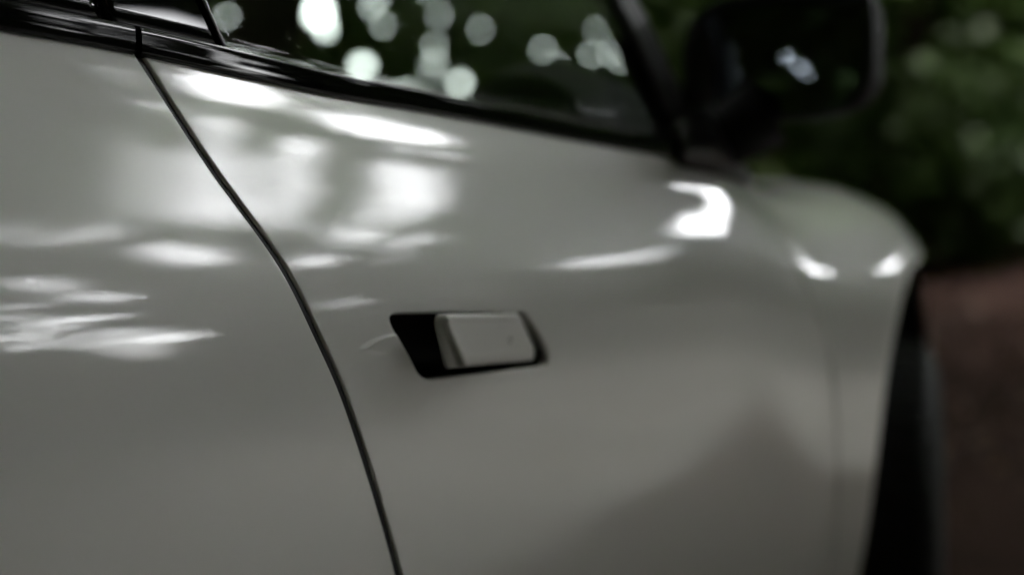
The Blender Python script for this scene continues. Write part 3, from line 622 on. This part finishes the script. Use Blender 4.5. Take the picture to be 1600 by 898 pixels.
def door_skin(mirror):
    mb = MB()
    if mirror:
        panel(mb, SH_R, SH_F, .35, s_top, 60, 90); return mb
    Xc = const(XRECT)
    panel(mb, SH_R, XLr, .35, s_top, 6, 160, True, False)
    panel(mb, Xc, SH_F, .35, s_top, 44, 110, False, True)
    # below and above the handle field
    def blk(sa, sb, n):
        v = np.linspace(0, 1, n); uu = np.linspace(0, 1, 40); U, V = np.meshgrid(uu, v, indexing='ij')
        X = np.zeros(U.shape); S = np.zeros(U.shape)
        for _ in range(4):
            tp = sb(X) if callable(sb) else sb
            S = sa+V*(tp-sa); X = XLr(S)+U*(XRECT-XLr(S))
        mb.grid(surf(X, S), FN(X, S))
    blk(.35, SR0, 60); blk(SR1, s_top, 60)
    # O-grid round the pocket: outline -> rectangle, all on the skin
    n = 640; O = resample(PO, n, 0); cx_, cz_ = O.mean(0)
    sO = s_at_z(O[:, 0], O[:, 1])
    UO = (O[:, 0]-XLr(sO))/(XRECT-XLr(sO)); VO = (sO-SR0)/(SR1-SR0)
    uc, vc = UO.mean(), VO.mean(); du, dvv = UO-uc, VO-vc
    k = np.minimum(np.where(du > 0, (1-uc)/np.maximum(du, 1e-9), uc/np.maximum(-du, 1e-9)), np.where(dvv > 0, (1-vc)/np.maximum(dvv, 1e-9), vc/np.maximum(-dvv, 1e-9)))
    UR, VR = uc+du*k, vc+dvv*k
    # put the rectangle's corners on the nearest samples
    for cu in (0, 1):
        for cv in (0, 1): j = np.argmin(np.hypot(UR-cu, VR-cv)); UR[j], VR[j] = cu, cv
    w_ = np.concatenate(([0], np.linspace(0, 1, 46)[1:]**1.25))
    Ug = UO[None]+(UR-UO)[None]*w_[:, None]; Vg = VO[None]+(VR-VO)[None]*w_[:, None]
    S = SR0+Vg*(SR1-SR0); X = XLr(S)+Ug*(XRECT-XLr(S))
    P = surf(X, S); Nn = FN(X, S)
    dep, dn = scoop(X, P[..., 2]); P = P-Nn*dep[..., None]; 
    # finite-difference normals where the skin is dished
    Nn = Nn+dn; Nn /= np.linalg.norm(Nn, axis=-1, keepdims=True)
    # rolled lip into the pocket
    c3 = P[0].mean(0); ring = P[0]; nr = Nn[0]
    tan = np.roll(ring, -1, 0)-np.roll(ring, 1, 0); tan /= np.linalg.norm(tan, axis=1)[:, None]
    inw = np.cross(tan, nr); inw *= np.sign(((c3-ring)*inw).sum(1))[:, None]
    lipP, lipN = [], []
    rr0 = .0022
    for th in (0.0, .35, .7, 1.05, 1.3, math.pi/2):
        lipP.append(ring+inw*rr0*math.sin(th)-nr*rr0*(1-math.cos(th))); lipN.append(nr*math.cos(th)+inw*math.sin(th))
    lipP.append(lipP[-1]-nr*.006); lipN.append(inw)
    Pall = np.concatenate((np.array(lipP)[::-1], P[1:])); Nall = np.concatenate((np.array(lipN)[::-1], Nn[1:]))
    Pall = np.concatenate((Pall, Pall[:, :1]), 1); Nall = np.concatenate((Nall, Nall[:, :1]), 1)
    mb.grid(Pall, Nall, flip=True)
    return mb
def scoop(X, z):
    """a wide shallow finger dish round the rear of the pocket"""
    def fld(X, z):
        zc = .8885-.02*(X+.1); dx = (X+.064)/.074; dz = np.where(z > zc, (z-zc)/.0155, (z-zc)/.034)
        r = np.sqrt(dx**2+dz**2)
        up = smooth((z-zc+.004)/.008); d = -.0007*(1-smooth((r-.82+.62*(1-up))/(.18+.62*(1-up))))
        d = d*smooth((.06-X)/.1)
        return d
    e = 3e-4; d = fld(X, z); gx_ = (fld(X+e, z)-fld(X-e, z))/(2*e); gz_ = (fld(X, z+e)-fld(X, z-e))/(2*e)
    return d, np.stack((gx_, 0*gx_, gz_), -1)     # n' = n + grad(depth) on a skin that faces -y
def sbelt(X, dy, dz):
    b = F(X, s_top(X)); return b+np.stack((0*b[..., 0], np.broadcast_to(dy, b[..., 0].shape), np.broadcast_to(dz, b[..., 0].shape)), -1)
def belt_strip(name, x0, x1, prof, mat, parent, mirror=False, n=60, cap=True, zoff=0):
    X = np.linspace(x0, x1, n); P = np.stack([sbelt(X, dy, dz+zoff) for dy, dz in prof], 1)
    mb = MB(); mb.grid(P)
    if cap:
        m = len(prof)
        for i in (0, n-1): mb.add(P[i], [tuple(range(m)) if i else tuple(range(m))[::-1]])
    o = mb.build(name, mat, parent, mirror=mirror); return o
def arc_prof(pts, sub=6):
    """smooth open profile through points (Catmull-Rom)"""
    p = [np.array(q, float) for q in pts]; out = []
    for i in range(len(p)-1):
        a, b, c, d = p[max(i-1, 0)], p[i], p[i+1], p[min(i+2, len(p)-1)]
        for t in np.linspace(0, 1, sub, endpoint=False):
            out.append(.5*((2*b)+(c-a)*t+(2*a-5*b+4*c-d)*t*t+(3*b-a-3*c+d)*t**3))
    out.append(p[-1]); return out
# belt moulding: gloss black bar that bulges over the paint edge, a groove, then the wiping seal against the glass
MOULD = arc_prof([(.012, -.004), (.002, -.003), (-.0034, -.0005), (-.0042, .003), (-.0042, .009), (-.0040, .0150), (-.0030, .0170), (.0005, .0179), (.006, .0178), (.014, .0170)])
SEAL = arc_prof([(.007, .0150), (.0085, .0188), (.012, .0202), (.016, .0204), (.019, .0196), (.0215, .0150)], 4)
def GLS(X, z):
    """side glass / greenhouse surface"""
    X, z = np.broadcast_arrays(np.asarray(X, float), np.asarray(z, float)); h = z-1.11
    yb = F(X, s_top(X))[..., 1]+.0215
    y = yb+.07*h+.36*np.maximum(h, 0)**2
    return np.stack((X, y, z), -1)
def glass_patch(mb, XL, XR, z0, z1, nu=24, nv=24, off=0.0):
    v = np.linspace(0, 1, nv); u = np.linspace(0, 1, nu); U, V = np.meshgrid(u, v, indexing='ij')
    zi = 1.11+V*(z1-1.11); X = XL(zi)*(1-U)+XR(zi)*U
    for _ in range(3):
        zb = z0 if not callable(z0) else z0(X)
        Z = zb+V*(z1-zb); X = XL(Z)*(1-U)+XR(Z)*U
    P = GLS(X, Z); P[..., 1] -= off; mb.grid(P)
def zbelt(X): return F(X, s_top(X))[..., 2]+.012
def solid(o, t):
    m = o.modifiers.new('thickness', 'SOLIDIFY'); m.thickness = t; m.offset = -1; return o
def lin(a, b):
    return lambda z: a[0]+(np.asarray(z)-a[1])*(b[0]-a[0])/(b[1]-a[1])
BP_F = nat_spline([1.08, 1.117, 1.149, 1.25, 1.45, 1.72], [-.166, -.187, -.205, -.243, -.272, -.285])      # rear edge of the front door's glass
BP_M = nat_spline([1.08, 1.14, 1.25, 1.45, 1.72], [-.277, -.295, -.325, -.352, -.365])        # shut line in the pillar
BP_R = nat_spline([1.08, 1.14, 1.25, 1.45, 1.72], [-.38, -.398, -.43, -.457, -.47])
AP = lambda z: np.interp(z, [1.05, 1.094, 1.25, 1.40, 1.60, 1.70], [.585, .555, .415, .265, .04, -.10])
CPL = lin((-1.22, 1.12), (-1.30, 1.60))
ZR = 1.70
def side(mirror):
    M = dict(mirror=mirror)
    fd = P_(door_skin(mirror).build('front_door', PAINT, car, **M))
    rd = MB(); panel(rd, SH_Q, SH_R, .35, s_top, 60, 120); rd = P_(rd.build('rear_door', PAINT, car, **M))
    q = MB(); panel(q, const(-2.36), SH_Q, .35, s_top, 60, 60, False, True); q = P_(cut_arch(q, -1.49).build('quarter_panel', PAINT, car, **M))
    fe = MB(); panel(fe, SH_F, const(2.28), .2, lambda X: np.full(np.shape(X), SMAX-.01), 190, 150, True, False); fe = P_(cut_arch(fe, 1.49).build('front_fender', PAINT, car, **M))
    # black strips set shallow in the shut lines, standing in for deep shade
    for d, fn in ((fd, SH_R), (fe, SH_F), (rd, SH_Q)):
        sv = np.linspace(.2, SMAX-.03, 90); sb_ = MB(); xx = fn(sv); Pc = F(xx, sv); Nc = FN(xx, sv); ex = np.array((1., 0, 0))
        sb_.grid(np.stack([Pc-Nc*.0026-ex*.0046, Pc-Nc*.0023-ex*.002, Pc-Nc*.0023+ex*.002, Pc-Nc*.0026+ex*.0046], 1)); sb_.build('gap_shade_strip', RUBBER, d, **M)
    # mouldings and seals
    for d, a, b in ((fd, -.2785, .60), (rd, -1.18, -.2840)):
        belt_strip('belt_moulding', a, b, MOULD, GLOSS, d, mirror); belt_strip('window_seal', a, b, SEAL, RUBBER, d, mirror)
    g_ = MB(); glass_patch(g_, BP_F, AP, zbelt, ZR, 40, 30); solid(g_.build('window_glass', GLASS, fd, **M), .004)
    g_ = MB(); glass_patch(g_, CPL, BP_R, zbelt, ZR, 40, 30); solid(g_.build('window_glass', GLASS, rd, **M), .004)
    g_ = MB(); glass_patch(g_, lambda z: BP_M(z)+.003, lambda z: BP_F(z)+.002, zbelt, ZR, 14, 30, .004); solid(g_.build('pillar_panel', GLOSS, fd, **M), .012)
    g_ = MB(); glass_patch(g_, lambda z: BP_R(z)-.002, lambda z: BP_M(z)-.003, zbelt, ZR, 14, 30, .004); solid(g_.build('pillar_panel', GLOSS, rd, **M), .012)
    zz = np.linspace(1.112, ZR, 30)
    tb = MB(); P = GLS(BP_F(zz)+.001, zz); P[:, 1] -= .006; tb.tube(P, .0022, 6); tb.build('window_channel', CHROME, fd, **M)
    tb = MB(); P = GLS(BP_M(zz), zz); P[:, 1] += .012; tb.tube(P, .006, 6); tb.build('pillar_gasket', RUBBER, rd, **M)
    # front edge of the door frame, sail panel under the mirror
    g_ = MB(); glass_patch(g_, lambda z: AP(z)-.004, lambda z: AP(z)+.05, lambda X: zbelt(X)-.03, ZR, 8, 30, .006); solid(g_.build('door_frame', SATIN, fd, **M), .03)
    q_ = MB()
    X = np.linspace(.50, .765, 20); sl0 = s_top(X)-.35; lo = F(X, sl0)+FN(X, sl0)*.004; hi = GLS(X, np.interp(X, [.50, .60, .70, .765], [1.105, 1.13, 1.10, 1.07])); hi[:, 1] -= .016
    mid = (lo+hi)/2; mid[:, 1] -= .010
    q_.grid(np.stack((lo, mid, hi), 1)); solid(q_.build('sail_panel', SATIN, fd, **M), .02)
    # A pillar from the cowl to the roof
    ap = MB(); zt = np.linspace(0, 1, 16); pts = [Vector((.86-.94*t-.10*t*(1-t), .135+.145*t**1.3, 1.04+.68*t-.03*t*t+.06*t*(1-t))) for t in zt]
    ap.tube(pts, [.018+.006*t for t in zt], 14); P_(ap.build('windscreen_pillar', SATIN, car, **M))
    # roof rail
    rl = MB(); rl.tube([Vector((-.10, .285, 1.715)), Vector((-.4, .285, 1.735)), Vector((-1.0, .285, 1.74)), Vector((-1.6, .29, 1.72)), Vector((-2.15, .33, 1.66))], .04, 10); P_(rl.build('roof_rail', PAINT, car, **M))
    g_ = MB(); glass_patch(g_, lin((-1.75, 1.14), (-1.78, 1.585)), lambda z: CPL(z)-.06, zbelt, ZR, 14, 20); solid(P_(g_.build('quarter_glass', GLASS, car, **M)), .004)
    g_ = MB(); glass_patch(g_, lambda z: CPL(z)-.07, lambda z: CPL(z)+.01, lambda X: zbelt(X)-.02, ZR, 6, 20, .004); g_.build('rear_frame', GLOSS, rd, **M)
    g_ = MB(); glass_patch(g_, lin((-2.33, 1.10), (-2.18, 1.585)), lin((-1.74, 1.14), (-1.77, 1.585)), lambda X: zbelt(X)-.024, ZR, 14, 20, .002); solid(P_(g_.build('rear_pillar', PAINT, car, **M)), .03)
    # dark sill under the doors
    sl_ = MB(); X = np.linspace(-1.0, .94, 40); prof = [(.06, .50), (.03, .44), (.02, .36), (.05, .28), (.16, .26)]
    sl_.grid(np.stack([np.stack((X, np.full(40, y), np.full(40, z)), 1) for y, z in prof[::-1]], 1)); P_(sl_.build('sill', PLASTIC, car, **M))
    return fd, rd
AW, AH, AP_ = .482, .549, 4.2      # squared-off wheel arch
def archk(dx, dz): return (np.abs(dx/AW)**AP_+np.abs(dz/AH)**AP_)**(1/AP_)
def cut_arch(mb, cx, cz=.40, r=1.0):
    """opens the wheel arch: drops the faces inside the circle and pulls the rim verts onto it"""
    V = np.concatenate(mb.v); d = archk(V[:, 0]-cx, V[:, 2]-cz); keep = []
    for q in mb.f:
        ins = sum(d[i] < r for i in q)
        if ins < len(q): keep.append(q)
    use = np.zeros(len(V), bool)
    for q in keep:
        if any(d[i] < r for i in q):
            for i in q: use[i] |= d[i] < r
    k = np.where(use)[0]; nx, nz = cx+(V[k, 0]-cx)/d[k], cz+(V[k, 2]-cz)/d[k]
    sN = s_at_z(np.clip(nx, -2.39, 2.29), nz); Pn = F(nx, sN); V[k] = Pn; V[k, 0] = nx
    mb.v = [V]; mb.n = [np.concatenate(mb.n)]; mb.f = keep; return mb
fd, rd = side(False)
fdL, rdL = side(True)
# --- pocket and handle on the near front door
pm = MB(); n = 200; O = resample(PO, n, 0); s_ = s_at_z(O[:, 0], O[:, 1]); P0 = F(O[:, 0], s_); N0 = FN(O[:, 0], s_)
c0 = P0.mean(0); n0 = N0.mean(0); n0 /= np.linalg.norm(n0); rings = []
for d, sc_ in ((.004, .985), (.02, .97), (.036, .95), (.040, .90), (.040, .5), (.040, .02)): rings.append(c0+(P0-c0)*sc_-n0*d)
Q = np.array(rings); Q = np.concatenate((Q, Q[:, :1]), 1); pm.grid(Q, flip=False); pm.build('handle_pocket', PLASTIC, fd)
hm = MB()
HO = [(-.0725, .9168), (.090, .9106), (.1275, .8765), (.1240, .8665), (-.0305, .8730)]     # outer face of the paddle
HI = [(-.0705, .9158), (.090, .9096), (.1265, .8765), (.1230, .8675), (-.0495, .8725)]     # its inner edge
PIV, SW = .126, .172                                                                        # front pivot, tangent of the swing
def pad(X, z):      # the paddle's face: flatter than the shoulder above it
    p = F(X, s_at_z(X, .872)); p[:, 2] = z; p[:, 1] += .0008+.03*(p[:, 2]-.885); return p
def grip_pts(poly, rad, depth, n=160):
    O = resample(round_poly(poly, rad), n, 0); s_ = s_at_z(O[:, 0], O[:, 1]); P = pad(O[:, 0], O[:, 1]); N = FN(O[:, 0], s_at_z(O[:, 0], .868))
    out = SW*(PIV-O[:, 0])-.004
    X = PIV+(O[:, 0]-PIV)*math.cos(math.atan(SW))
    P = P-N*depth; P[:, 0] = X; P[:, 1] -= out; return P
rad = [.008, .018, .010, .008, .012]
A = grip_pts(HO, rad, 0); B = grip_pts(HI, rad, .0095)
cA = A.mean(0); br = .0042
ring = []
tan = np.roll(A, -1, 0)-np.roll(A, 1, 0); tan /= np.linalg.norm(tan, axis=1)[:, None]; nrm = np.array((-.18, -.97, .15)); nrm /= np.linalg.norm(nrm)
inw = np.cross(tan, nrm); inw *= np.sign(((cA-A)*inw).sum(1))[:, None]
def shrink(P, k): return P+inw*k
face = shrink(A, br)
for k in (.02, .25, .5, .75, .9):
    c_ = face.mean(0); X = c_[0]+(face[:, 0]-c_[0])*k; Z = c_[2]+(face[:, 2]-c_[2])*k
    # stay on the (rotated) skin: the face follows the door's own curvature
    Xo = PIV+(X-PIV)/math.cos(math.atan(SW)); Pk = pad(Xo, Z); Pk[:, 1] -= SW*(PIV-Xo)-.004; Pk[:, 0] = X; ring.append(Pk)
for th in np.linspace(0, math.pi/2, 7): ring.append(A+inw*br*(1-math.sin(th))-nrm*br*(1-math.cos(th)))
ring += [A*.6+B*.4-nrm*br*.4, A*.2+B*.8, B, B.mean(0)+(B-B.mean(0))*.5, np.repeat(B.mean(0)[None], len(B), 0)]
Q = np.array(ring); Q = np.concatenate((Q, Q[:, :1]), 1); hm.grid(Q); hm.build('door_handle', PAINT, fd)
# lock cover: a fine ring on the paddle
lc = MB(); X0, Z0 = .066, .8885; a_ = np.linspace(0, 2*math.pi, 33)
def onface(x, z, h=0.0):
    Xo = np.atleast_1d(PIV+(x-PIV)/math.cos(math.atan(SW))); p = pad(Xo, z); p[:, 1] -= SW*(PIV-Xo)-.004+h; p[:, 0] = x; return p
lc.grid(np.array([onface(X0+r_*np.cos(a_), Z0+r_*np.sin(a_), h_) for r_, h_ in ((.0042, -.0003), (.0038, .0005), (.0034, .0005), (.003, -.0004))])); lc.build('lock_ring', PAINT, fd)
# ------------------------------------------------------------------ side mirrors
MT = math.tan(R(10))
def door_mirror(mirror):
    mb = MB(); c = np.array((.72, .008, 1.197)); a, b, d = .122, .079, .075     # half width, half height, depth
    def sec(t, k):          # superellipse outline, y-z
        ct, st = np.cos(t), np.sin(t); e = 2/4.6
        return np.stack((0*t, a*k*np.sign(ct)*np.abs(ct)**e*(1-.02*st), b*k*np.sign(st)*np.abs(st)**e+.012*ct*-1*k), -1)
    t = np.linspace(0, 2*math.pi, 65); rows = []
    for k, x in ((.0, d*1.5), (.35, d*1.45), (.62, d*1.28), (.82, d*.95), (.94, d*.5), (1.0, 0), (1.0, -d*.35), (.985, -d*.42), (.955, -d*.44), (.93, -d*.40), (.925, -d*.15)): rows.append(c+sec(t, k)+(x, 0, 0))
    mb.grid(np.array(rows), flip=False); h = P_(mb.build('side_mirror', PLASTIC, car, mirror=mirror))
    gm = MB(); rows = []
    for k in (0, .3, .6, .8, .925): rows.append(c+sec(t, k)+(-d*.16-.0015*(1-k*k), 0, 0))
    rows = np.array(rows); rows[..., 0] -= (rows[..., 1]-c[1])*MT; rows[..., 0] += (rows[..., 2]-c[2])*.05
    gm.grid(rows); gm.build('mirror_glass', MIRM, h, mirror=mirror)
    fm = MB(); fm.tube([Vector((.70, .02, 1.13)), Vector((.68, .06, 1.105)), Vector((.655, .095, 1.085)), Vector((.64, .13, 1.075))], [.045, .040, .040, .045], 12); fm.build('mirror_foot', PLASTIC, h, mirror=mirror)
    return h
door_mirror(False); door_mirror(True)
# ------------------------------------------------------------------ hood, cowl, windscreen, roof, tail
def bridge(name, xs, edge, crown, mat, n=21, parent=None):
    """sheet from the near edge to its mirror image with a crowned middle"""
    rows = []
    for x in xs:
        y0, z0 = edge(x); v = np.linspace(0, 1, n); y = y0+(2*YC-2*y0)*v; z = z0+crown(x)*(1-(2*v-1)**2); rows.append(np.stack((np.full(n, x) if np.isscalar(x) else x, y, z), 1))
    mb = MB(); mb.grid(np.array(rows)); return P_(mb.build(name, mat, parent or car))
xs = np.linspace(.86, 2.27, 50)
bridge('hood', xs, lambda x: tuple(F(x, SMAX-.01)[1:]+np.array((.002, -.001))), lambda x: .045, PAINT)
def wsrow(t):
    x0 = .86-.97*t; v = np.linspace(0, 1, 25); y0 = .125+.165*t**1.2; y = y0+(2*YC-2*y0)*v; z = 1.05+.67*t; bow = 1-(2*v-1)**2
    return np.stack((x0+.16*bow*(1-.4*t), y, z+.025*bow), 1)
mb = MB(); mb.grid(np.array([wsrow(t) for t in np.linspace(0, 1, 20)])); solid(P_(mb.build('windscreen', WGLASS, car)), .005)
mb = MB(); rr_ = []
for x, z0, y0 in ((-.10, 1.735, .29), (-.4, 1.76, .29), (-.8, 1.775, .29), (-1.4, 1.765, .30), (-2.0, 1.71, .32), (-2.2, 1.67, .34)):
    v = np.linspace(0, 1, 25); rr_.append(np.stack((np.full(25, x)+.13*(1-(2*v-1)**2)*(x > -.2), y0+(2*YC-2*y0)*v, z0+.05*(1-(2*v-1)**2)), 1))
mb.grid(np.array(rr_)); solid(P_(mb.build('roof', PAINT, car)), .04)
mb = MB(); v = np.linspace(0, 1, 25); rr_ = []
for x, z, y0 in ((-2.2, 1.67, .34), (-2.38, 1.12, .30), (-2.46, .95, .24), (-2.46, .6, .24), (-2.40, .32, .28)): rr_.append(np.stack((x-.08*(1-(2*v-1)**2), y0+(2*YC-2*y0)*v, np.full(25, z)), 1))
mb.grid(np.array(rr_)); P_(mb.build('tailgate', PAINT, car))
mb = MB(); rr_ = []
for x, z, y0 in ((2.27, .885, .52), (2.30, .80, .40), (2.30, .6, .33), (2.26, .32, .36)): rr_.append(np.stack((x+.12*(1-(2*v-1)**2), y0+(2*YC-2*y0)*v, np.full(25, z)), 1))
mb.grid(np.array(rr_)); P_(mb.build('front_bumper', PAINT, car))
P_(rbox('underbody', (-.05, YC, .34), (4.2, 1.28, .16), .03, PLASTIC, car))
P_(rbox('cabin_floor', (-.5, YC, .46), (2.7, 1.6, .08), .02, DARKIN, car))
for x0 in (1.49, -1.49):
    for mir in (False, True):
        mb = MB(); a_ = np.linspace(-.3, math.pi+.3, 60); ca, sa = np.cos(a_), np.sin(a_); k_ = 1/archk(ca, sa)
        ax_ = np.clip(x0+k_*ca, -2.39, 2.29); az_ = .40+k_*sa; yo_ = F(ax_, s_at_z(ax_, az_))[:, 1]+.012
        mb.grid(np.array([np.stack((x0+r_*k_*ca, yo_ if y_ is None else np.full(60, y_), .40+r_*k_*sa), 1) for r_, y_ in ((.998, None), (.99, .32), (.97, .42), (.4, .43))])); P_(mb.build('wheel_arch_liner', PLASTIC, car, mirror=mir))
# door cards
for d, mir in ((fd, False), (fdL, True)):
    mb = MB(); X = np.linspace(-.27, .72, 20); mb.grid(np.stack([np.stack((X, np.full(20, y_), np.full(20, z_)), 1) for y_, z_ in ((.125, 1.10), (.15, 1.085), (.17, .95), (.20, .80), (.15, .50))], 1)); mb.build('door_card', DARKIN, d, mirror=mir)
for d, mir in ((rd, False), (rdL, True)):
    mb = MB(); X = np.linspace(-1.15, -.29, 20); mb.grid(np.stack([np.stack((X, np.full(20, y_), np.full(20, z_)), 1) for y_, z_ in ((.125, 1.105), (.15, 1.09), (.17, .95), (.15, .50))], 1)); mb.build('door_card', DARKIN, d, mirror=mir)
# interior
dash = P_(rbox('dashboard', (.72, YC, .98), (.42, 1.46, .19), .05, DARKIN, car))
ih = MB(); tt_ = np.linspace(0, math.pi, 25); cx_, cy_ = .74, .335
ih.grid(np.array([np.stack((np.full(25, cx_+dx), cy_+hw*np.cos(tt_), 1.04+hh*np.sin(tt_)**.8), 1) for dx, hw, hh in ((-.12, .12, .150), (-.06, .14, .172), (.05, .15, .165), (.2, .15, .06))])); ih.build('instrument_hood', DARKIN, dash)
ic = MB(); ic.add([(cx_-.10, cy_+.12*math.cos(q), 1.04+.12*math.sin(q)) for q in np.linspace(0, math.pi, 20)], [tuple(range(20))]); ic.build('instrument_screen', GLOSS, dash)
st = P_(empty('steering_wheel', car)); st.location = OFF
mb = MB(); c = Vector((.42, .47, .97)); ax = Vector((-.90, 0, .43)); e1 = Vector((0, 1, 0)); e2 = ax.cross(e1)
mb.tube([c+e1*.175*math.cos(q)+e2*.165*math.sin(q) for q in np.linspace(0, 2*math.pi, 49)], .016, 10, False); mb.build('rim', DARKIN, st)
mb = MB(); mb.tube([c+e1*.17, c-e1*.17], .018, 8); mb.tube([c, c+ax*.0-e2*.16], .018, 8); mb.tube([c, c-ax*.3], .04, 10); mb.build('spokes', DARKIN, st)
rbox('horn_pad', tuple(c), (.05, .15, .13), .02, DARKIN, st, (0, R(-26), 0))
for y_ in (.47, 2*YC-.47):
    s_ = empty('front_seat', car); s_.location = OFF
    rbox('cushion', (-.18, y_, .62), (.52, .5, .16), .06, SEATM, s_, (0, R(-6), 0)); rbox('backrest', (-.47, y_, .92), (.15, .48, .62), .06, SEATM, s_, (0, R(-17), 0), taper=(.8, .8)); rbox('headrest', (-.60, y_, 1.30), (.10, .27, .17), .04, SEATM, s_, (0, R(-10), 0))
s_ = empty('rear_bench', car); s_.location = OFF
rbox('cushion', (-1.05, YC, .62), (.5, 1.35, .16), .05, SEATM, s_); rbox('backrest', (-1.42, YC, .95), (.15, 1.35, .62), .05, SEATM, s_, (0, R(-20), 0))
# ------------------------------------------------------------------ wheels
def lathe(mb, prof, M, n=72):
    a_ = np.linspace(0, 2*math.pi, n+1); Q = np.array([[M@Vector((r_*math.cos(q), w_, r_*math.sin(q))) for q in a_] for r_, w_ in prof]); mb.grid(Q)
def wheel(x, y, steer, sgn):
    w_ = empty('wheel', car, (x, y-YC, .40)); w_.rotation_euler = (0, 0, R(steer)+(math.pi if sgn < 0 else 0)); I = Matrix.Identity(3)
    mb = MB(); lathe(mb, arc_prof([(.265, -.095), (.285, -.112), (.33, -.120), (.375, -.110), (.396, -.088), (.400, -.05), (.4005, 0), (.400, .05), (.396, .088), (.375, .110), (.33, .120), (.285, .112), (.265, .095)], 4), I); mb.build('tyre', TYREM, w_)
    gr = MB()
    for k in range(60):
        q = 2*math.pi*k/60
        for s2 in (-1, 1):
            V = []
            for dr in (.398, .406):
                for dw, da in ((.012, 0), (.092, .03)):
                    for dd in (-.016, .016): V.append((dr*math.cos(q+da+dd), s2*dw, dr*math.sin(q+da+dd)))
            gr.add(V, [(0, 1, 3, 2), (4, 6, 7, 5), (0, 4, 5, 1), (2, 3, 7, 6), (0, 2, 6, 4), (1, 5, 7, 3)])
    tb_ = gr.build('tread', TYREM, w_, smooth=False); tb_['kind'] = 'stuff'
    mb = MB(); lathe(mb, [(.268, -.098), (.262, -.104), (.252, -.098), (.246, -.07), (.24, .09), (.262, .098)], I)
    rim = mb.build('rim', RIMM, w_)
    for k in range(5):
        for da in (-.13, .13):
            q = 2*math.pi*k/5+.3; mb = MB(); mb.tube([Vector((.05*math.cos(q), -.075, .05*math.sin(q))), Vector((.15*math.cos(q+da*.7), -.088, .15*math.sin(q+da*.7))), Vector((.25*math.cos(q+da), -.09, .25*math.sin(q+da)))], [.022, .016, .015], 8); mb.build('spoke', RIMM, w_)
    mb = MB(); lathe(mb, [(.0, -.092), (.03, -.092), (.034, -.088), (.06, -.078), (.065, -.05)], I, 30); mb.build('hub_cap', RIMM, w_)
    mb = MB(); lathe(mb, [(.06, -.02), (.185, -.02), (.185, .005), (.06, .005)], I, 48); mb.build('brake_disc', CHROME, w_)
wheel(1.47, .14, 17, 1); wheel(1.47, 2*YC-.14, 17, -1); wheel(-1.49, .13, 0, 1); wheel(-1.49, 2*YC-.13, 0, -1)
# ------------------------------------------------------------------ fallen leaves on the earth
LIT = leaf_mat('dry_leaves', (.09, .05, .03), (.2, .12, .07), 2, .1)
rng = np.random.default_rng(9); n = 9000; a = rng.uniform(0, 6.283, n); rr = 1.5+14*rng.random(n)**.7
fx, fy = 2+rr*np.cos(a), .5+rr*np.sin(a); me = leaves('fallen_leaves', np.stack((fx, fy, terrain(fx, fy)+.02), 1), rng.uniform(.05, .11, n), LIT, rng)
tag(me, 'dry brown leaves scattered over the earth', 'leaves', kind='stuff')
